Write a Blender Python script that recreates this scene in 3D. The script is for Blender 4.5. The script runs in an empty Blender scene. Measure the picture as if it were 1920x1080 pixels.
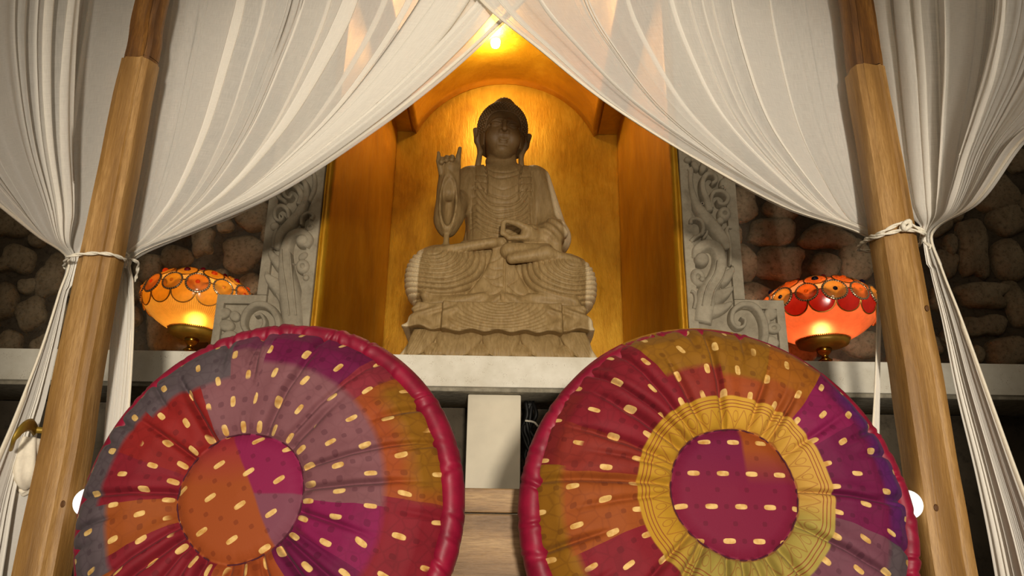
import bpy, bmesh, math, random
import numpy as np
from mathutils import Vector, Matrix
S = bpy.context.scene
COL = S.collection
random.seed(7)
PI = math.pi

# ------------------------------------------------------------------ camera
FPX = 1488.0                       # focal length in pixels of the 1920 px wide frame
CAM = Vector((0, 0, 0.8))
RM = (Matrix.Rotation(PI / 2 + math.radians(18.9), 3, 'X') @ Matrix.Rotation(math.radians(0.9), 3, 'Z'))
cd = bpy.data.cameras.new('camera')
cd.sensor_width = 36.0
cd.lens = FPX / 1920 * 36.0
cd.clip_start = 0.02
cd.dof.use_dof = False
co = bpy.data.objects.new('camera', cd)
co.matrix_world = Matrix.Translation(CAM) @ RM.to_4x4()
COL.objects.link(co)
S.camera = co
S.view_settings.view_transform = 'Standard'
S.view_settings.look = 'None'
S.view_settings.gamma = 1.0
S.view_settings.use_curve_mapping = False
S.view_settings.exposure = 0.10
S.cycles.use_denoising = True
S.cycles.max_bounces = 10
S.cycles.transparent_max_bounces = 24
S.cycles.transmission_bounces = 8
S.cycles.sample_clamp_indirect = 6.0

# ------------------------------------------------------------------ world and room light
W = bpy.data.worlds.new('room_dusk')
S.world = W
W.use_nodes = True
W.node_tree.nodes['Background'].inputs[0].default_value = (1.0, 0.86, 0.66, 1)
W.node_tree.nodes['Background'].inputs[1].default_value = 0.07


def lamp(name, typ, loc, power, color=(1, 1, 1), size=0.1, target=None, **kw):
    d = bpy.data.lights.new(name, typ)
    d.energy = power
    d.color = color
    if typ == 'AREA':
        d.shape = 'DISK'
        d.size = size
    else:
        d.shadow_soft_size = size
    for k, v in kw.items():
        setattr(d, k, v)
    o = bpy.data.objects.new(name, d)
    o.location = loc
    if target is not None:
        o.rotation_euler = (Vector(target) - Vector(loc)).to_track_quat('-Z', 'Y').to_euler()
    COL.objects.link(o)
    return o


# a lamp in the room behind the viewer, a little to the right, and the room's soft warm light
lamp('room_spot', 'SPOT', (0.40, -2.6, 0.80), 700, (1.0, 0.90, 0.75), 0.14, (0.0, 1.9, 1.28),
     spot_size=math.radians(38.5), spot_blend=0.5)
lamp('room_spot_high', 'SPOT', (-0.2, -4.2, 2.4), 130, (1.0, 0.90, 0.75), 0.4, (0.0, 1.9, 1.75),
     spot_size=math.radians(31), spot_blend=0.5)
lamp('room_glow', 'AREA', (-0.1, -0.6, 3.1), 12, (1.0, 0.83, 0.6), 1.4, (0, 2.6, 1.5))

# ------------------------------------------------------------------ pixel -> place
def ray(px, py):
    return RM @ Vector(((px - 960) / FPX, -(py - 540) / FPX, -1.0))


def P(px, py, Y):
    d = ray(px, py)
    return CAM + d * (Y / d.y)


def PX(px, py, X):
    d = ray(px, py)
    return CAM + d * (X / d.x)


# ------------------------------------------------------------------ node helpers
def srgb(r, g, b):
    f = lambda c: c / 12.92 if c <= 0.04045 else ((c + 0.055) / 1.055) ** 2.4
    return (f(r / 255), f(g / 255), f(b / 255), 1.0)


class NT:
    def __init__(s, name):
        s.m = bpy.data.materials.new(name)
        s.m.use_nodes = True
        s.t = s.m.node_tree
        s.t.nodes.clear()
        s.out = s.t.nodes.new('ShaderNodeOutputMaterial')

    def n(s, typ, **kw):
        o = s.t.nodes.new('ShaderNode' + typ)
        for k, v in kw.items():
            setattr(o, k, v)
        return o

    def put(s, sock, v):
        if isinstance(v, bpy.types.NodeSocket):
            s.t.links.new(v, sock)
        elif v is not None:
            sock.default_value = v

    def coord(s, k='Object'):
        return s.n('TexCoord').outputs[k]

    def mapping(s, vec, scale=(1, 1, 1), rot=(0, 0, 0), loc=(0, 0, 0)):
        o = s.n('Mapping')
        s.put(o.inputs['Vector'], vec)
        o.inputs['Scale'].default_value = scale
        o.inputs['Rotation'].default_value = rot
        o.inputs['Location'].default_value = loc
        return o.outputs[0]

    def noise(s, vec, scale=5, detail=3, rough=0.5, dist=0.0, out='Fac'):
        o = s.n('TexNoise')
        s.put(o.inputs['Vector'], vec)
        o.inputs['Scale'].default_value = scale
        o.inputs['Detail'].default_value = detail
        o.inputs['Roughness'].default_value = rough
        o.inputs['Distortion'].default_value = dist
        return o.outputs[out]

    def wave(s, vec, scale=5, dist=0, detail=2, dscale=1, direction='X', typ='BANDS'):
        o = s.n('TexWave', wave_type=typ)
        if typ == 'BANDS':
            o.bands_direction = direction
        s.put(o.inputs['Vector'], vec)
        o.inputs['Scale'].default_value = scale
        o.inputs['Distortion'].default_value = dist
        o.inputs['Detail'].default_value = detail
        o.inputs['Detail Scale'].default_value = dscale
        return o.outputs['Fac']

    def voronoi(s, vec, scale=5, feature='F1', out='Distance'):
        o = s.n('TexVoronoi', feature=feature)
        s.put(o.inputs['Vector'], vec)
        o.inputs['Scale'].default_value = scale
        return o.outputs[out]

    def math(s, op, a, b=None, c=None, clamp=False):
        o = s.n('Math', operation=op, use_clamp=clamp)
        s.put(o.inputs[0], a)
        if b is not None:
            s.put(o.inputs[1], b)
        if c is not None:
            s.put(o.inputs[2], c)
        return o.outputs[0]

    def sep(s, vec):
        o = s.n('SeparateXYZ')
        s.put(o.inputs[0], vec)
        return o.outputs

    def comb(s, x, y, z):
        o = s.n('CombineXYZ')
        for i, v in enumerate((x, y, z)):
            s.put(o.inputs[i], v)
        return o.outputs[0]

    def ramp(s, fac, stops, interp='LINEAR'):
        o = s.n('ValToRGB')
        r = o.color_ramp
        r.interpolation = interp
        while len(r.elements) < len(stops):
            r.elements.new(1.0)
        for e, (p, c) in zip(r.elements, stops):
            e.position = p
            e.color = c if isinstance(c, (tuple, list)) else (c, c, c, 1)
        s.put(o.inputs[0], fac)
        return o.outputs[0]

    def mix(s, fac, a, b, blend='MIX'):
        o = s.n('Mix', data_type='RGBA', blend_type=blend)
        s.put(o.inputs['Factor'], fac)
        s.put(o.inputs[6], a)
        s.put(o.inputs[7], b)
        return o.outputs[2]

    def bump(s, height, strength=0.3, dist=0.01, normal=None):
        o = s.n('Bump')
        o.inputs['Strength'].default_value = strength
        o.inputs['Distance'].default_value = dist
        s.put(o.inputs['Height'], height)
        if normal is not None:
            s.put(o.inputs['Normal'], normal)
        return o.outputs[0]

    def pbsdf(s, color, rough=0.6, metal=0.0, normal=None, spec=0.4, **kw):
        o = s.n('BsdfPrincipled')
        s.put(o.inputs['Base Color'], color)
        s.put(o.inputs['Roughness'], rough)
        s.put(o.inputs['Metallic'], metal)
        o.inputs['Specular IOR Level'].default_value = spec
        if normal is not None:
            s.put(o.inputs['Normal'], normal)
        for k, v in kw.items():
            s.put(o.inputs[k.replace('_', ' ')], v)
        return o.outputs[0]

    def done(s, shader):
        s.put(s.out.inputs['Surface'], shader)
        return s.m


# ------------------------------------------------------------------ mesh helpers
def link(name, me, mat=None, parent=None, smooth=True):
    o = bpy.data.objects.new(name, me)
    COL.objects.link(o)
    if mat is not None and not me.materials:
        me.materials.append(mat)
    if smooth:
        me.polygons.foreach_set('use_smooth', [True] * len(me.polygons))
    if parent is not None:
        o.parent = parent
    return o


def mesh(name, verts, faces, mat=None, parent=None, smooth=True):
    me = bpy.data.meshes.new(name)
    me.from_pydata([tuple(v) for v in verts], [], faces)
    me.update()
    return link(name, me, mat, parent, smooth)


def bm_obj(name, bm, mat=None, parent=None, smooth=True, recalc=True):
    if recalc:
        bmesh.ops.recalc_face_normals(bm, faces=bm.faces)
    me = bpy.data.meshes.new(name)
    bm.to_mesh(me)
    bm.free()
    return link(name, me, mat, parent, smooth)


def sharp(o, ang=40):
    """smooth shading that keeps edges sharper than the angle"""
    me = o.data
    bm = bmesh.new()
    bm.from_mesh(me)
    a = math.radians(ang)
    for e in bm.edges:
        e.smooth = not (len(e.link_faces) == 2 and e.calc_face_angle(0) > a)
    bm.to_mesh(me)
    bm.free()
    return o


def empty(name, loc=(0, 0, 0), rot=(0, 0, 0)):
    o = bpy.data.objects.new(name, None)
    o.location = loc
    o.rotation_euler = rot
    o.empty_display_size = 0.05
    COL.objects.link(o)
    return o


def tag(o, label=None, cat=None, group=None, kind=None):
    for k, v in (('label', label), ('category', cat), ('group', group), ('kind', kind)):
        if v:
            o[k] = v
    return o


def box_bm(x0, x1, y0, y1, z0, z1, bevel=0.0, seg=2, cuts=None):
    bm = bmesh.new()
    bmesh.ops.create_cube(bm, size=1)
    for v in bm.verts:
        v.co = Vector((x0 + (v.co.x + .5) * (x1 - x0), y0 + (v.co.y + .5) * (y1 - y0), z0 + (v.co.z + .5) * (z1 - z0)))
    if bevel:
        bmesh.ops.bevel(bm, geom=bm.edges[:], offset=bevel, segments=seg, affect='EDGES', profile=0.6)
    return bm


def lathe(profile, n=48, closed=False):
    """profile: list of (r, z); returns verts, faces around the z axis"""
    v, f = [], []
    m = len(profile)
    for i in range(n):
        a = 2 * PI * i / n
        for r, z in profile:
            v.append((r * math.cos(a), r * math.sin(a), z))
    for i in range(n):
        j = (i + 1) % n
        for k in range(m - 1):
            f.append((i * m + k, j * m + k, j * m + k + 1, i * m + k + 1))
    return v, f


def torus_vf(R, r, n=28, m=8):
    v, f = [], []
    for i in range(n):
        a = 2 * PI * i / n
        for k in range(m):
            b = 2 * PI * k / m
            v.append(((R + r * math.cos(b)) * math.cos(a), (R + r * math.cos(b)) * math.sin(a), r * math.sin(b)))
    for i in range(n):
        for k in range(m):
            f.append((i * m + k, ((i + 1) % n) * m + k, ((i + 1) % n) * m + (k + 1) % m, i * m + (k + 1) % m))
    return v, f


def spline(pts, n):
    """Catmull-Rom through points (any dimension), n samples, as numpy"""
    p = np.array([tuple(q) for q in pts], float)
    if len(p) == 2:
        t = np.linspace(0, 1, n)[:, None]
        return p[0] * (1 - t) + p[1] * t
    d = np.r_[0, np.cumsum(np.linalg.norm(np.diff(p, axis=0), axis=1))]
    d /= d[-1]
    m = np.zeros_like(p)
    m[1:-1] = (p[2:] - p[:-2]) / (d[2:] - d[:-2])[:, None]
    m[0] = (p[1] - p[0]) / (d[1] - d[0])
    m[-1] = (p[-1] - p[-2]) / (d[-1] - d[-2])
    t = np.linspace(0, 1, n)
    k = np.clip(np.searchsorted(d, t, side='right') - 1, 0, len(p) - 2)
    h = (d[k + 1] - d[k])
    s = ((t - d[k]) / h)[:, None]
    h = h[:, None]
    return ((2 * s ** 3 - 3 * s ** 2 + 1) * p[k] + (s ** 3 - 2 * s ** 2 + s) * h * m[k]
            + (-2 * s ** 3 + 3 * s ** 2) * p[k + 1] + (s ** 3 - s ** 2) * h * m[k + 1])


def tube_vf(pts, rad, m=8, n=None, caps=True):
    """round tube along points; rad: number or list matched along the points"""
    p = spline(pts, n) if n else np.array([tuple(q) for q in pts], float)
    N = len(p)
    r = np.interp(np.linspace(0, 1, N), np.linspace(0, 1, len(rad)), rad) if hasattr(rad, '__len__') else np.full(N, rad)
    tg = np.gradient(p, axis=0)
    tg /= np.linalg.norm(tg, axis=1)[:, None] + 1e-12
    up = np.array([0, 0, 1.0]) if abs(tg[0][2]) < 0.9 else np.array([1.0, 0, 0])
    v = []
    a = np.cross(tg[0], up)
    a /= np.linalg.norm(a)
    for i in range(N):
        a = a - tg[i] * a.dot(tg[i])
        a /= np.linalg.norm(a) + 1e-12
        b = np.cross(tg[i], a)
        for k in range(m):
            t = 2 * PI * k / m
            v.append(p[i] + r[i] * (math.cos(t) * a + math.sin(t) * b))
    f = []
    for i in range(N - 1):
        for k in range(m):
            f.append((i * m + k, i * m + (k + 1) % m, (i + 1) * m + (k + 1) % m, (i + 1) * m + k))
    if caps:
        f.append(tuple(range(m))[::-1])
        f.append(tuple((N - 1) * m + k for k in range(m)))
    return v, f


def join_vf(*parts):
    v, f = [], []
    for pv, pf in parts:
        o = len(v)
        v += [tuple(q) for q in pv]
        f += [tuple(i + o for i in q) for q in pf]
    return v, f


def xf(vf, M):
    return [tuple(M @ Vector(q)) for q in vf[0]], vf[1]


def vnoise(seed, n, octaves=3, base=4):
    """smooth 1-D noise over n samples"""
    rs = np.random.RandomState(seed)
    t = np.linspace(0, 1, n)
    y = np.zeros(n)
    for o in range(octaves):
        k = base * 2 ** o
        c = rs.randn(k + 3)
        q = t * k
        i = np.clip(q.astype(int), 0, k - 1)
        s = q - i
        s = s * s * (3 - 2 * s)
        y += (c[i] * (1 - s) + c[i + 1] * s) / 1.8 ** o
    return y

# ------------------------------------------------------------------ materials
def wood_mat(name, c0, c1, c2, axis='Z', scale=1.0, rough=0.5, knots=True):
    t = NT(name)
    v = t.coord()
    sc = {'Z': (13, 13, 1.1), 'X': (1.1, 13, 13)}[axis]
    vm = t.mapping(v, tuple(q * scale for q in sc))
    g = t.noise(vm, 2.2, 5, 0.6, 2.6)
    ring = t.wave(vm, 0.55, 9.0, 3, 0.6, 'DIAGONAL')
    fine = t.noise(t.mapping(v, tuple(q * scale * (9 if q > 1 else 4) for q in sc)), 3, 3, 0.7)
    c = t.ramp(t.math('ADD', t.math('MULTIPLY', g, 0.7), t.math('MULTIPLY', ring, 0.3)),
               [(0.25, c0), (0.5, c1), (0.72, c2)])
    c = t.mix(t.ramp(fine, [(0.35, 0.55), (0.6, 0.0)]), c, c0)
    if knots:
        k = t.voronoi(t.mapping(v, (5, 5, 2.2)), 1.0)
        c = t.mix(t.ramp(k, [(0.03, 0.75), (0.085, 0.0)]), c, tuple(q * 0.35 for q in c0[:3]) + (1,))
    return t.done(t.pbsdf(c, rough, 0, t.bump(t.math('ADD', g, t.math('MULTIPLY', fine, 0.5)), 0.35, 0.004), 0.35))


M_POST = wood_mat('teak_post', srgb(122, 87, 42), srgb(152, 113, 60), srgb(178, 139, 86))
M_POSTTOP = wood_mat('teak_dark', srgb(76, 46, 16), srgb(112, 72, 26), srgb(138, 94, 40))
M_BOARD = wood_mat('teak_board', srgb(104, 76, 44), srgb(150, 116, 74), srgb(176, 142, 96), 'X', 0.8)


def mat_statue():
    t = NT('suar_wood')
    tc = t.n('TexCoord')      # reads positions in the statue's own frame, set once the statue exists
    tc.name = 'statue_frame'
    v = tc.outputs['Object']
    x, y, z = t.sep(v)
    wob = t.math('MULTIPLY', t.math('SUBTRACT', t.noise(t.mapping(v, (7, 7, 2.0)), 1.5, 3, 0.5), 0.5), 0.03)
    ax = t.math('ADD', x, wob)
    # pale sapwood on the two outer sides of the log the figure was cut from
    left = t.math('MULTIPLY', t.ramp(z, [(0.49, 1.0), (0.50, 0.0)]), t.ramp(t.math('SUBTRACT', t.math('SUBTRACT', t.math('MULTIPLY', z, 0.10), 0.337), ax), [(0.0, 0.0), (0.006, 1.0)]))
    low = t.ramp(t.math('SUBTRACT', ax, 0.322), [(0.0, 0.0), (0.008, 1.0)])
    arm = t.math('MULTIPLY', t.ramp(t.math('SUBTRACT', t.math('ADD', ax, t.math('MULTIPLY', z, 0.18)), 0.334), [(0.0, 0.0), (0.012, 1.0)]),
                 t.ramp(z, [(0.50, 0.0), (0.53, 1.0)]))
    sap = t.math('MAXIMUM', t.math('MAXIMUM', left, low), arm)
    g = t.noise(t.mapping(v, (16, 16, 3.0)), 2.0, 5, 0.62, 1.6)
    heart = t.ramp(g, [(0.25, srgb(140, 114, 72)), (0.48, srgb(158, 131, 86)), (0.75, srgb(178, 150, 104))])
    # shade on the upper body and head painted in: heartwood colour darkens upwards
    heart = t.mix(t.ramp(z, [(0.45, 0.0), (0.88, 0.48), (1.0, 0.88)]), heart, srgb(88, 62, 34))
    c = t.mix(sap, heart, t.mix(g, srgb(218, 194, 150), srgb(236, 216, 176)))
    fine = t.noise(t.mapping(v, (60, 60, 14)), 2.5, 3, 0.7)
    c = t.mix(t.ramp(fine, [(0.33, 0.22), (0.6, 0.0)]), c, srgb(84, 60, 36))
    return t.done(t.pbsdf(c, 0.55, 0, t.bump(fine, 0.25, 0.003), 0.3))


M_STATUE = mat_statue()


def mat_gold():
    t = NT('gold_paint')
    v = t.coord()
    n1 = t.noise(t.mapping(v, (1, 1, 0.7)), 3.2, 5, 0.65, 0.4)
    br = t.noise(t.mapping(v, (14, 14, 3.0)), 4.0, 4, 0.7, 0.5)
    c = t.ramp(t.math('ADD', t.math('MULTIPLY', n1, 0.8), t.math('MULTIPLY', br, 0.2)),
               [(0.3, srgb(158, 106, 12)), (0.5, srgb(192, 138, 22)), (0.7, srgb(216, 166, 44))])
    return t.done(t.pbsdf(c, t.ramp(br, [(0.3, 0.34), (0.7, 0.5)]), 0.55, t.bump(t.math('ADD', br, t.math('MULTIPLY', n1, 0.4)), 0.3, 0.005), 0.5))


M_GOLD = mat_gold()


def simple(name, col, rough=0.6, metal=0.0, nscale=20, namp=0.25, bump=0.2, spec=0.4, bdist=0.004):
    t = NT(name)
    v = t.coord()
    n = t.noise(v, nscale, 4, 0.6)
    c = t.mix(t.ramp(n, [(0.3, 0.0), (0.7, 1.0)]), tuple(q * (1 - namp) for q in col[:3]) + (1,), tuple(min(1, q * (1 + namp)) for q in col[:3]) + (1,))
    return t.done(t.pbsdf(c, rough, metal, t.bump(n, bump, bdist) if bump else None, spec))


def mat_terrazzo():
    t = NT('white_terrazzo')
    v = t.coord()
    n = t.noise(v, 7, 5, 0.65)
    c = t.ramp(n, [(0.3, srgb(212, 204, 184)), (0.6, srgb(236, 230, 214))])
    sp = t.voronoi(v, 190)
    pick = t.noise(v, 30, 1, 0.5)
    c = t.mix(t.math('MULTIPLY', t.ramp(sp, [(0.2, 1.0), (0.3, 0.0)]), t.ramp(pick, [(0.5, 0.0), (0.66, 0.5)])), c, srgb(140, 112, 78))
    return t.done(t.pbsdf(c, 0.55, 0, t.bump(n, 0.2, 0.004), 0.4))


M_LEDGE = mat_terrazzo()
M_PILLAR = simple('white_plaster', srgb(222, 212, 190), 0.7, 0, 6, 0.10, 0.25, 0.3)


def mat_stone(name, c0, c1, c2, sc=9, bump=0.6, pit=0.6):
    t = NT(name)
    v = t.coord()
    rnd = t.n('ObjectInfo').outputs['Random']
    w = t.mapping(v)
    n = t.noise(w, sc, 6, 0.68)
    n2 = t.noise(w, sc * 7, 4, 0.7)
    c = t.ramp(n, [(0.28, c0), (0.5, c1), (0.74, c2)])
    c = t.mix(t.math('MULTIPLY', rnd, 0.4), c, c0)
    c = t.mix(t.ramp(n2, [(0.32, pit), (0.5, 0.0)]), c, tuple(q * 0.45 for q in c0[:3]) + (1,))
    h = t.math('ADD', n, t.math('MULTIPLY', n2, 0.4))
    return t.done(t.pbsdf(c, 0.88, 0, t.bump(h, bump, 0.012), 0.2))


M_STONE = mat_stone('river_stone', srgb(106, 91, 70), srgb(142, 125, 100), srgb(170, 153, 126))
M_MORTAR = mat_stone('mortar', srgb(66, 57, 45), srgb(88, 77, 63), srgb(106, 95, 80), 6, 0.9)
M_CARVED = mat_stone('carved_sandstone', srgb(136, 126, 108), srgb(164, 154, 134), srgb(182, 171, 150), 14, 0.15, 0.15)
M_PLASTER = mat_stone('dark_plaster', srgb(74, 66, 54), srgb(90, 80, 66), srgb(106, 96, 80), 3, 0.3)
M_BRASS = simple('aged_brass', srgb(176, 132, 50), 0.22, 1.0, 30, 0.2, 0.05)
M_BRASSDULL = simple('dull_brass', srgb(150, 122, 44), 0.5, 0.45, 30, 0.25, 0.05)
M_ROPE = simple('white_cord', srgb(226, 218, 200), 0.8, 0, 200, 0.15, 0.4)
M_BLACK = simple('black_rubber', srgb(14, 13, 12), 0.5, 0, 30, 0.2, 0.1)
M_DARKMETAL = simple('brown_metal', srgb(44, 27, 12), 0.6, 0.3, 30, 0.2, 0.1)


def emit(name, col, s, base=None):
    t = NT(name)
    o = t.n('Emission')
    o.inputs[0].default_value = col
    o.inputs[1].default_value = s
    return t.done(o.outputs[0])


M_BULB = emit('bulb_glow', (1.0, 0.80, 0.48, 1), 30)
M_LAMPBULB = emit('lamp_bulb_glow', (1.0, 0.66, 0.30, 1), 52)
M_GLOBE = emit('globe_glow', (1.0, 0.95, 0.86, 1), 1.4)


def mat_curtain(name, c0, c1):
    t = NT(name)
    v = t.coord('UV')
    w1 = t.noise(t.mapping(v, (1500, 60, 1)), 1.0, 2, 0.5)
    w2 = t.noise(t.mapping(v, (60, 1600, 1)), 1.0, 2, 0.5)
    wv = t.math('ADD', t.math('MULTIPLY', w1, 0.5), t.math('MULTIPLY', w2, 0.5))
    dif = t.n('BsdfDiffuse')
    trn = t.n('BsdfTranslucent')
    tra = t.n('BsdfTransparent')
    col = srgb(250, 246, 238)
    dif.inputs[0].default_value = col
    trn.inputs[0].default_value = col
    tra.inputs[0].default_value = (1, 1, 1, 1)
    m1 = t.n('MixShader')
    m1.inputs[0].default_value = 0.28
    t.put(m1.inputs[1], dif.outputs[0])
    t.put(m1.inputs[2], trn.outputs[0])
    lw = t.n('LayerWeight')
    lw.inputs['Blend'].default_value = 0.42
    # threads close up where the cloth turns edge-on
    cover = t.math('ADD', t.math('MULTIPLY', lw.outputs['Facing'], 0.55),
                   t.ramp(wv, [(0.36, c0), (0.64, c1)]), clamp=True)
    m2 = t.n('MixShader')
    t.put(m2.inputs[0], cover)
    t.put(m2.inputs[1], tra.outputs[0])
    t.put(m2.inputs[2], m1.outputs[0])
    return t.done(m2.outputs[0])


M_CURTAIN = mat_curtain('sheer_cotton', 0.50, 0.63)
M_GATHERED = mat_curtain('bunched_cotton', 0.84, 0.94)   # many layers of the same cloth below the ties


def mat_satin():
    t = NT('crimson_satin')
    v = t.coord()
    n = t.noise(v, 22, 4, 0.6)
    c = t.ramp(n, [(0.3, srgb(112, 8, 36)), (0.7, srgb(148, 16, 52))])
    return t.done(t.pbsdf(c, 0.5, 0, t.bump(n, 0.25, 0.003), 0.4, Sheen_Weight=0.02, Sheen_Roughness=0.4))


M_SATIN = mat_satin()
M_WEBBING = simple('mattress_cloth', srgb(196, 184, 162), 0.9, 0, 60, 0.1, 0.2)

# ------------------------------------------------------------------ the setting
YW = 3.24          # mortar face of the rubble wall
YF = 2.72          # front edge of the alcove
ZL = 1.474         # top of the ledge
NX0, NX1, YB = -0.712, 0.626, 4.15
ZS = 3.19          # spring line of the vault
ZT = 5.0


def structure(o, label=None):
    o['kind'] = 'structure'
    if label:
        o['label'] = label
    return o


structure(bm_obj('floor', box_bm(-4, 4, -3, 3.3, -0.1, 0, 0), simple('floor_stone', srgb(96, 84, 68), 0.7, 0, 4), smooth=False),
          'stone floor under the bed')
structure(bm_obj('ceiling', box_bm(-4, 4, 0.2, 4.6, ZT, ZT + 0.1, 0), simple('ceiling_wood', srgb(96, 70, 44), 0.7, 0, 4), smooth=False),
          'dark wooden ceiling above the bed')
wall_l = structure(bm_obj('wall_left', box_bm(-4, NX0 - 0.02, YW, YW + 0.2, ZL + 0.001, ZT), M_MORTAR, smooth=False),
                   'river stone wall on the left of the golden alcove')
wall_r = structure(bm_obj('wall_right', box_bm(NX1 + 0.02, 4, YW, YW + 0.2, ZL + 0.001, ZT), M_MORTAR, smooth=False),
                   'river stone wall on the right of the golden alcove')
structure(bm_obj('wall_lower', box_bm(-4, 4, 3.02, 3.3, 0, ZL - 0.128), M_PLASTER, smooth=False),
          'dark plaster wall under the white ledge')
structure(bm_obj('wall_upper', box_bm(NX0 - 0.02, NX1 + 0.02, YF + 0.02, YW + 0.2, 3.72, ZT), M_MORTAR, smooth=False),
          'wall above the golden alcove')

# --- golden alcove: back panel with an arch, two side panels, two flat shoulders, a vault
AXC, AHW = -0.055, 0.55
ARISE = 0.365
AR = (AHW ** 2 + ARISE ** 2) / (2 * ARISE)
AZC = ZS + ARISE - AR
A0 = math.asin(AHW / AR)
alcove = structure(empty('alcove', (0, 0, 0)), 'golden arched alcove behind the carved statue')
alcove['kind'] = 'structure'


def wavy_panel(name, f, nu, nv, amp, seed, parent=None, thick=None):
    """a hand-plastered sheet: f(u, v) -> point, nudged along its normal"""
    rs = np.random.RandomState(seed)
    gx = rs.randn(9, 9)
    vs, fs = [], []
    for i in range(nu + 1):
        for j in range(nv + 1):
            u, v = i / nu, j / nv
            a, b = u * 7, v * 7
            ia, ib = int(a), int(b)
            fa, fb = a - ia, b - ib
            fa, fb = fa * fa * (3 - 2 * fa), fb * fb * (3 - 2 * fb)
            w = ((gx[ia, ib] * (1 - fa) + gx[ia + 1, ib] * fa) * (1 - fb) + (gx[ia, ib + 1] * (1 - fa) + gx[ia + 1, ib + 1] * fa) * fb)
            p, n = f(u, v)
            vs.append(Vector(p) + Vector(n) * (amp * w * min(1, 8 * u, 8 * v, 8 * (1 - u), 8 * (1 - v))))
    for i in range(nu):
        for j in range(nv):
            a = i * (nv + 1) + j
            fs.append((a, a + 1, a + nv + 2, a + nv + 1))
    o = mesh(name, vs, fs, M_GOLD, parent)
    m = o.modifiers.new('thickness', 'SOLIDIFY')
    m.thickness = thick or 0.02
    m.offset = -1
    return o


wavy_panel('back_panel', lambda u, v: ((NX0 - .03 + u * (NX1 - NX0 + .06), YB, ZL - .02 + v * (3.75 - ZL)), (0, -1, 0)), 24, 30, .006, 3, alcove, -.04)
wavy_panel('side_panel', lambda u, v: ((NX0, YF + u * (YB - YF), ZL - .02 + v * (ZS + .06 - ZL)), (1, 0, 0)), 24, 24, .004, 4, alcove, .02)
wavy_panel('side_panel', lambda u, v: ((NX1, YF + u * (YB - YF), ZL - .02 + v * (ZS + .06 - ZL)), (-1, 0, 0)), 24, 24, .004, 5, alcove, -.02)
# shoulders (flat undersides either side of the vault) and the vault itself
for (xa, xb) in ((NX0 - .02, AXC - AHW), (AXC + AHW, NX1 + .02)):
    bm_obj('shoulder', box_bm(xa, xb, YF, YB, ZS, ZS + .55, .004), M_GOLD, alcove, smooth=False)


def vault_pt(u, v):
    a = -A0 + 2 * A0 * u
    return (AXC + AR * math.sin(a), YF + v * (YB - YF), AZC + AR * math.cos(a)), (-math.sin(a), 0, -math.cos(a))


wavy_panel('vault', vault_pt, 40, 20, .004, 6, alcove, -.03)
# rough gilded edges of the opening, and the raised gilt line around the arch on the back panel
for k, (x, sgn) in enumerate(((NX0, -1), (NX1, 1))):
    n = 60
    nz = vnoise(20 + k, n, 4, 7)
    vs, fs = [], []
    for i in range(n):
        z = ZL + (ZS - ZL + .3) * i / (n - 1)
        w = .0045 + .002 * nz[i]
        for (dx, dy) in ((-.004 * sgn, -.002), (w * sgn * .6, -.004), (w * sgn, .002), (w * sgn, .03), (-.004 * sgn, .03)):
            vs.append((x + dx, YF + dy, z))
    for i in range(n - 1):
        for j in range(5):
            fs.append((i * 5 + j, i * 5 + (j + 1) % 5, (i + 1) * 5 + (j + 1) % 5, (i + 1) * 5 + j))
    mesh('gilt_edge', vs, fs, M_GOLD, alcove)
arc = []
nz = vnoise(31, 60, 4, 8)
for i in range(60):
    a = -A0 + 2 * A0 * i / 59
    r = AR - .004 + .0025 * nz[i]
    arc.append((AXC + r * math.sin(a), YB - .004, AZC + r * math.cos(a)))
mesh('gilt_line', *tube_vf(arc, .007, 6), M_GOLD, alcove)

# --- ledge and its pillar
ledge = bm_obj('stone_ledge', box_bm(-3.4, 3.4, 2.70, YW - .001, ZL - .112, ZL, .006, 2), M_LEDGE)
sharp(ledge)
tag(ledge, 'long white speckled stone ledge carrying the statue and both lamps', 'ledge')
bm_obj('mortar_lip', box_bm(-3.4, 3.4, 2.712, 3.019, ZL - .126, ZL - .111, .004), simple('lip_mortar', srgb(150, 142, 124), .9, 0, 40, .3, .6), ledge)
pil = bm_obj('pillar', box_bm(-.149, .038, 2.75, 2.96, 0, ZL - .127, .007, 2), M_PILLAR)
sharp(pil)
tag(pil, 'square white stone pillar under the middle of the ledge', 'pillar')

# --- rubble stones, each one its own piece of its wall
rs = np.random.RandomState(11)


def stone(parent, x, z, w, h, ang=0.0, sq=2.6, seed=0, depth=.06):
    r = np.random.RandomState(seed)
    n, rings = 22, 5
    ph = r.rand(4) * 6.28
    am = r.randn(4) * np.array([.07, .08, .06, .045])
    vs, fs = [], []
    for k in range(rings + 1):
        t = k / rings                      # 0 rim .. 1 near centre
        s = math.cos(t * PI / 2) ** .38 if k < rings else 0.0
        d = math.sin(t * PI / 2) ** .62
        if k == rings:
            vs.append((0, -depth * (.98 + .05 * r.randn()), 0))
            break
        for i in range(n):
            a = 2 * PI * i / n
            ca, sa = math.cos(a), math.sin(a)
            rad = (abs(ca) ** sq + abs(sa) ** sq) ** (-1 / sq)
            rad *= 1 + sum(am[q] * math.cos((q + 2) * a + ph[q]) for q in range(4))
            vs.append((rad * s * ca * w / 2, -depth * d * (1 + .05 * r.randn() * (k > 1)), rad * s * sa * h / 2))
    for k in range(rings - 1):
        for i in range(n):
            j = (i + 1) % n
            fs.append((k * n + i, k * n + j, (k + 1) * n + j, (k + 1) * n + i))
    c = len(vs) - 1
    for i in range(n):
        fs.append(((rings - 1) * n + i, (rings - 1) * n + (i + 1) % n, c))
    o = mesh('stone', vs, fs, M_STONE, parent)
    o.location = (x, YW + .012, z)
    o.rotation_euler = (0, -ang, 0)
    return o


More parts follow.
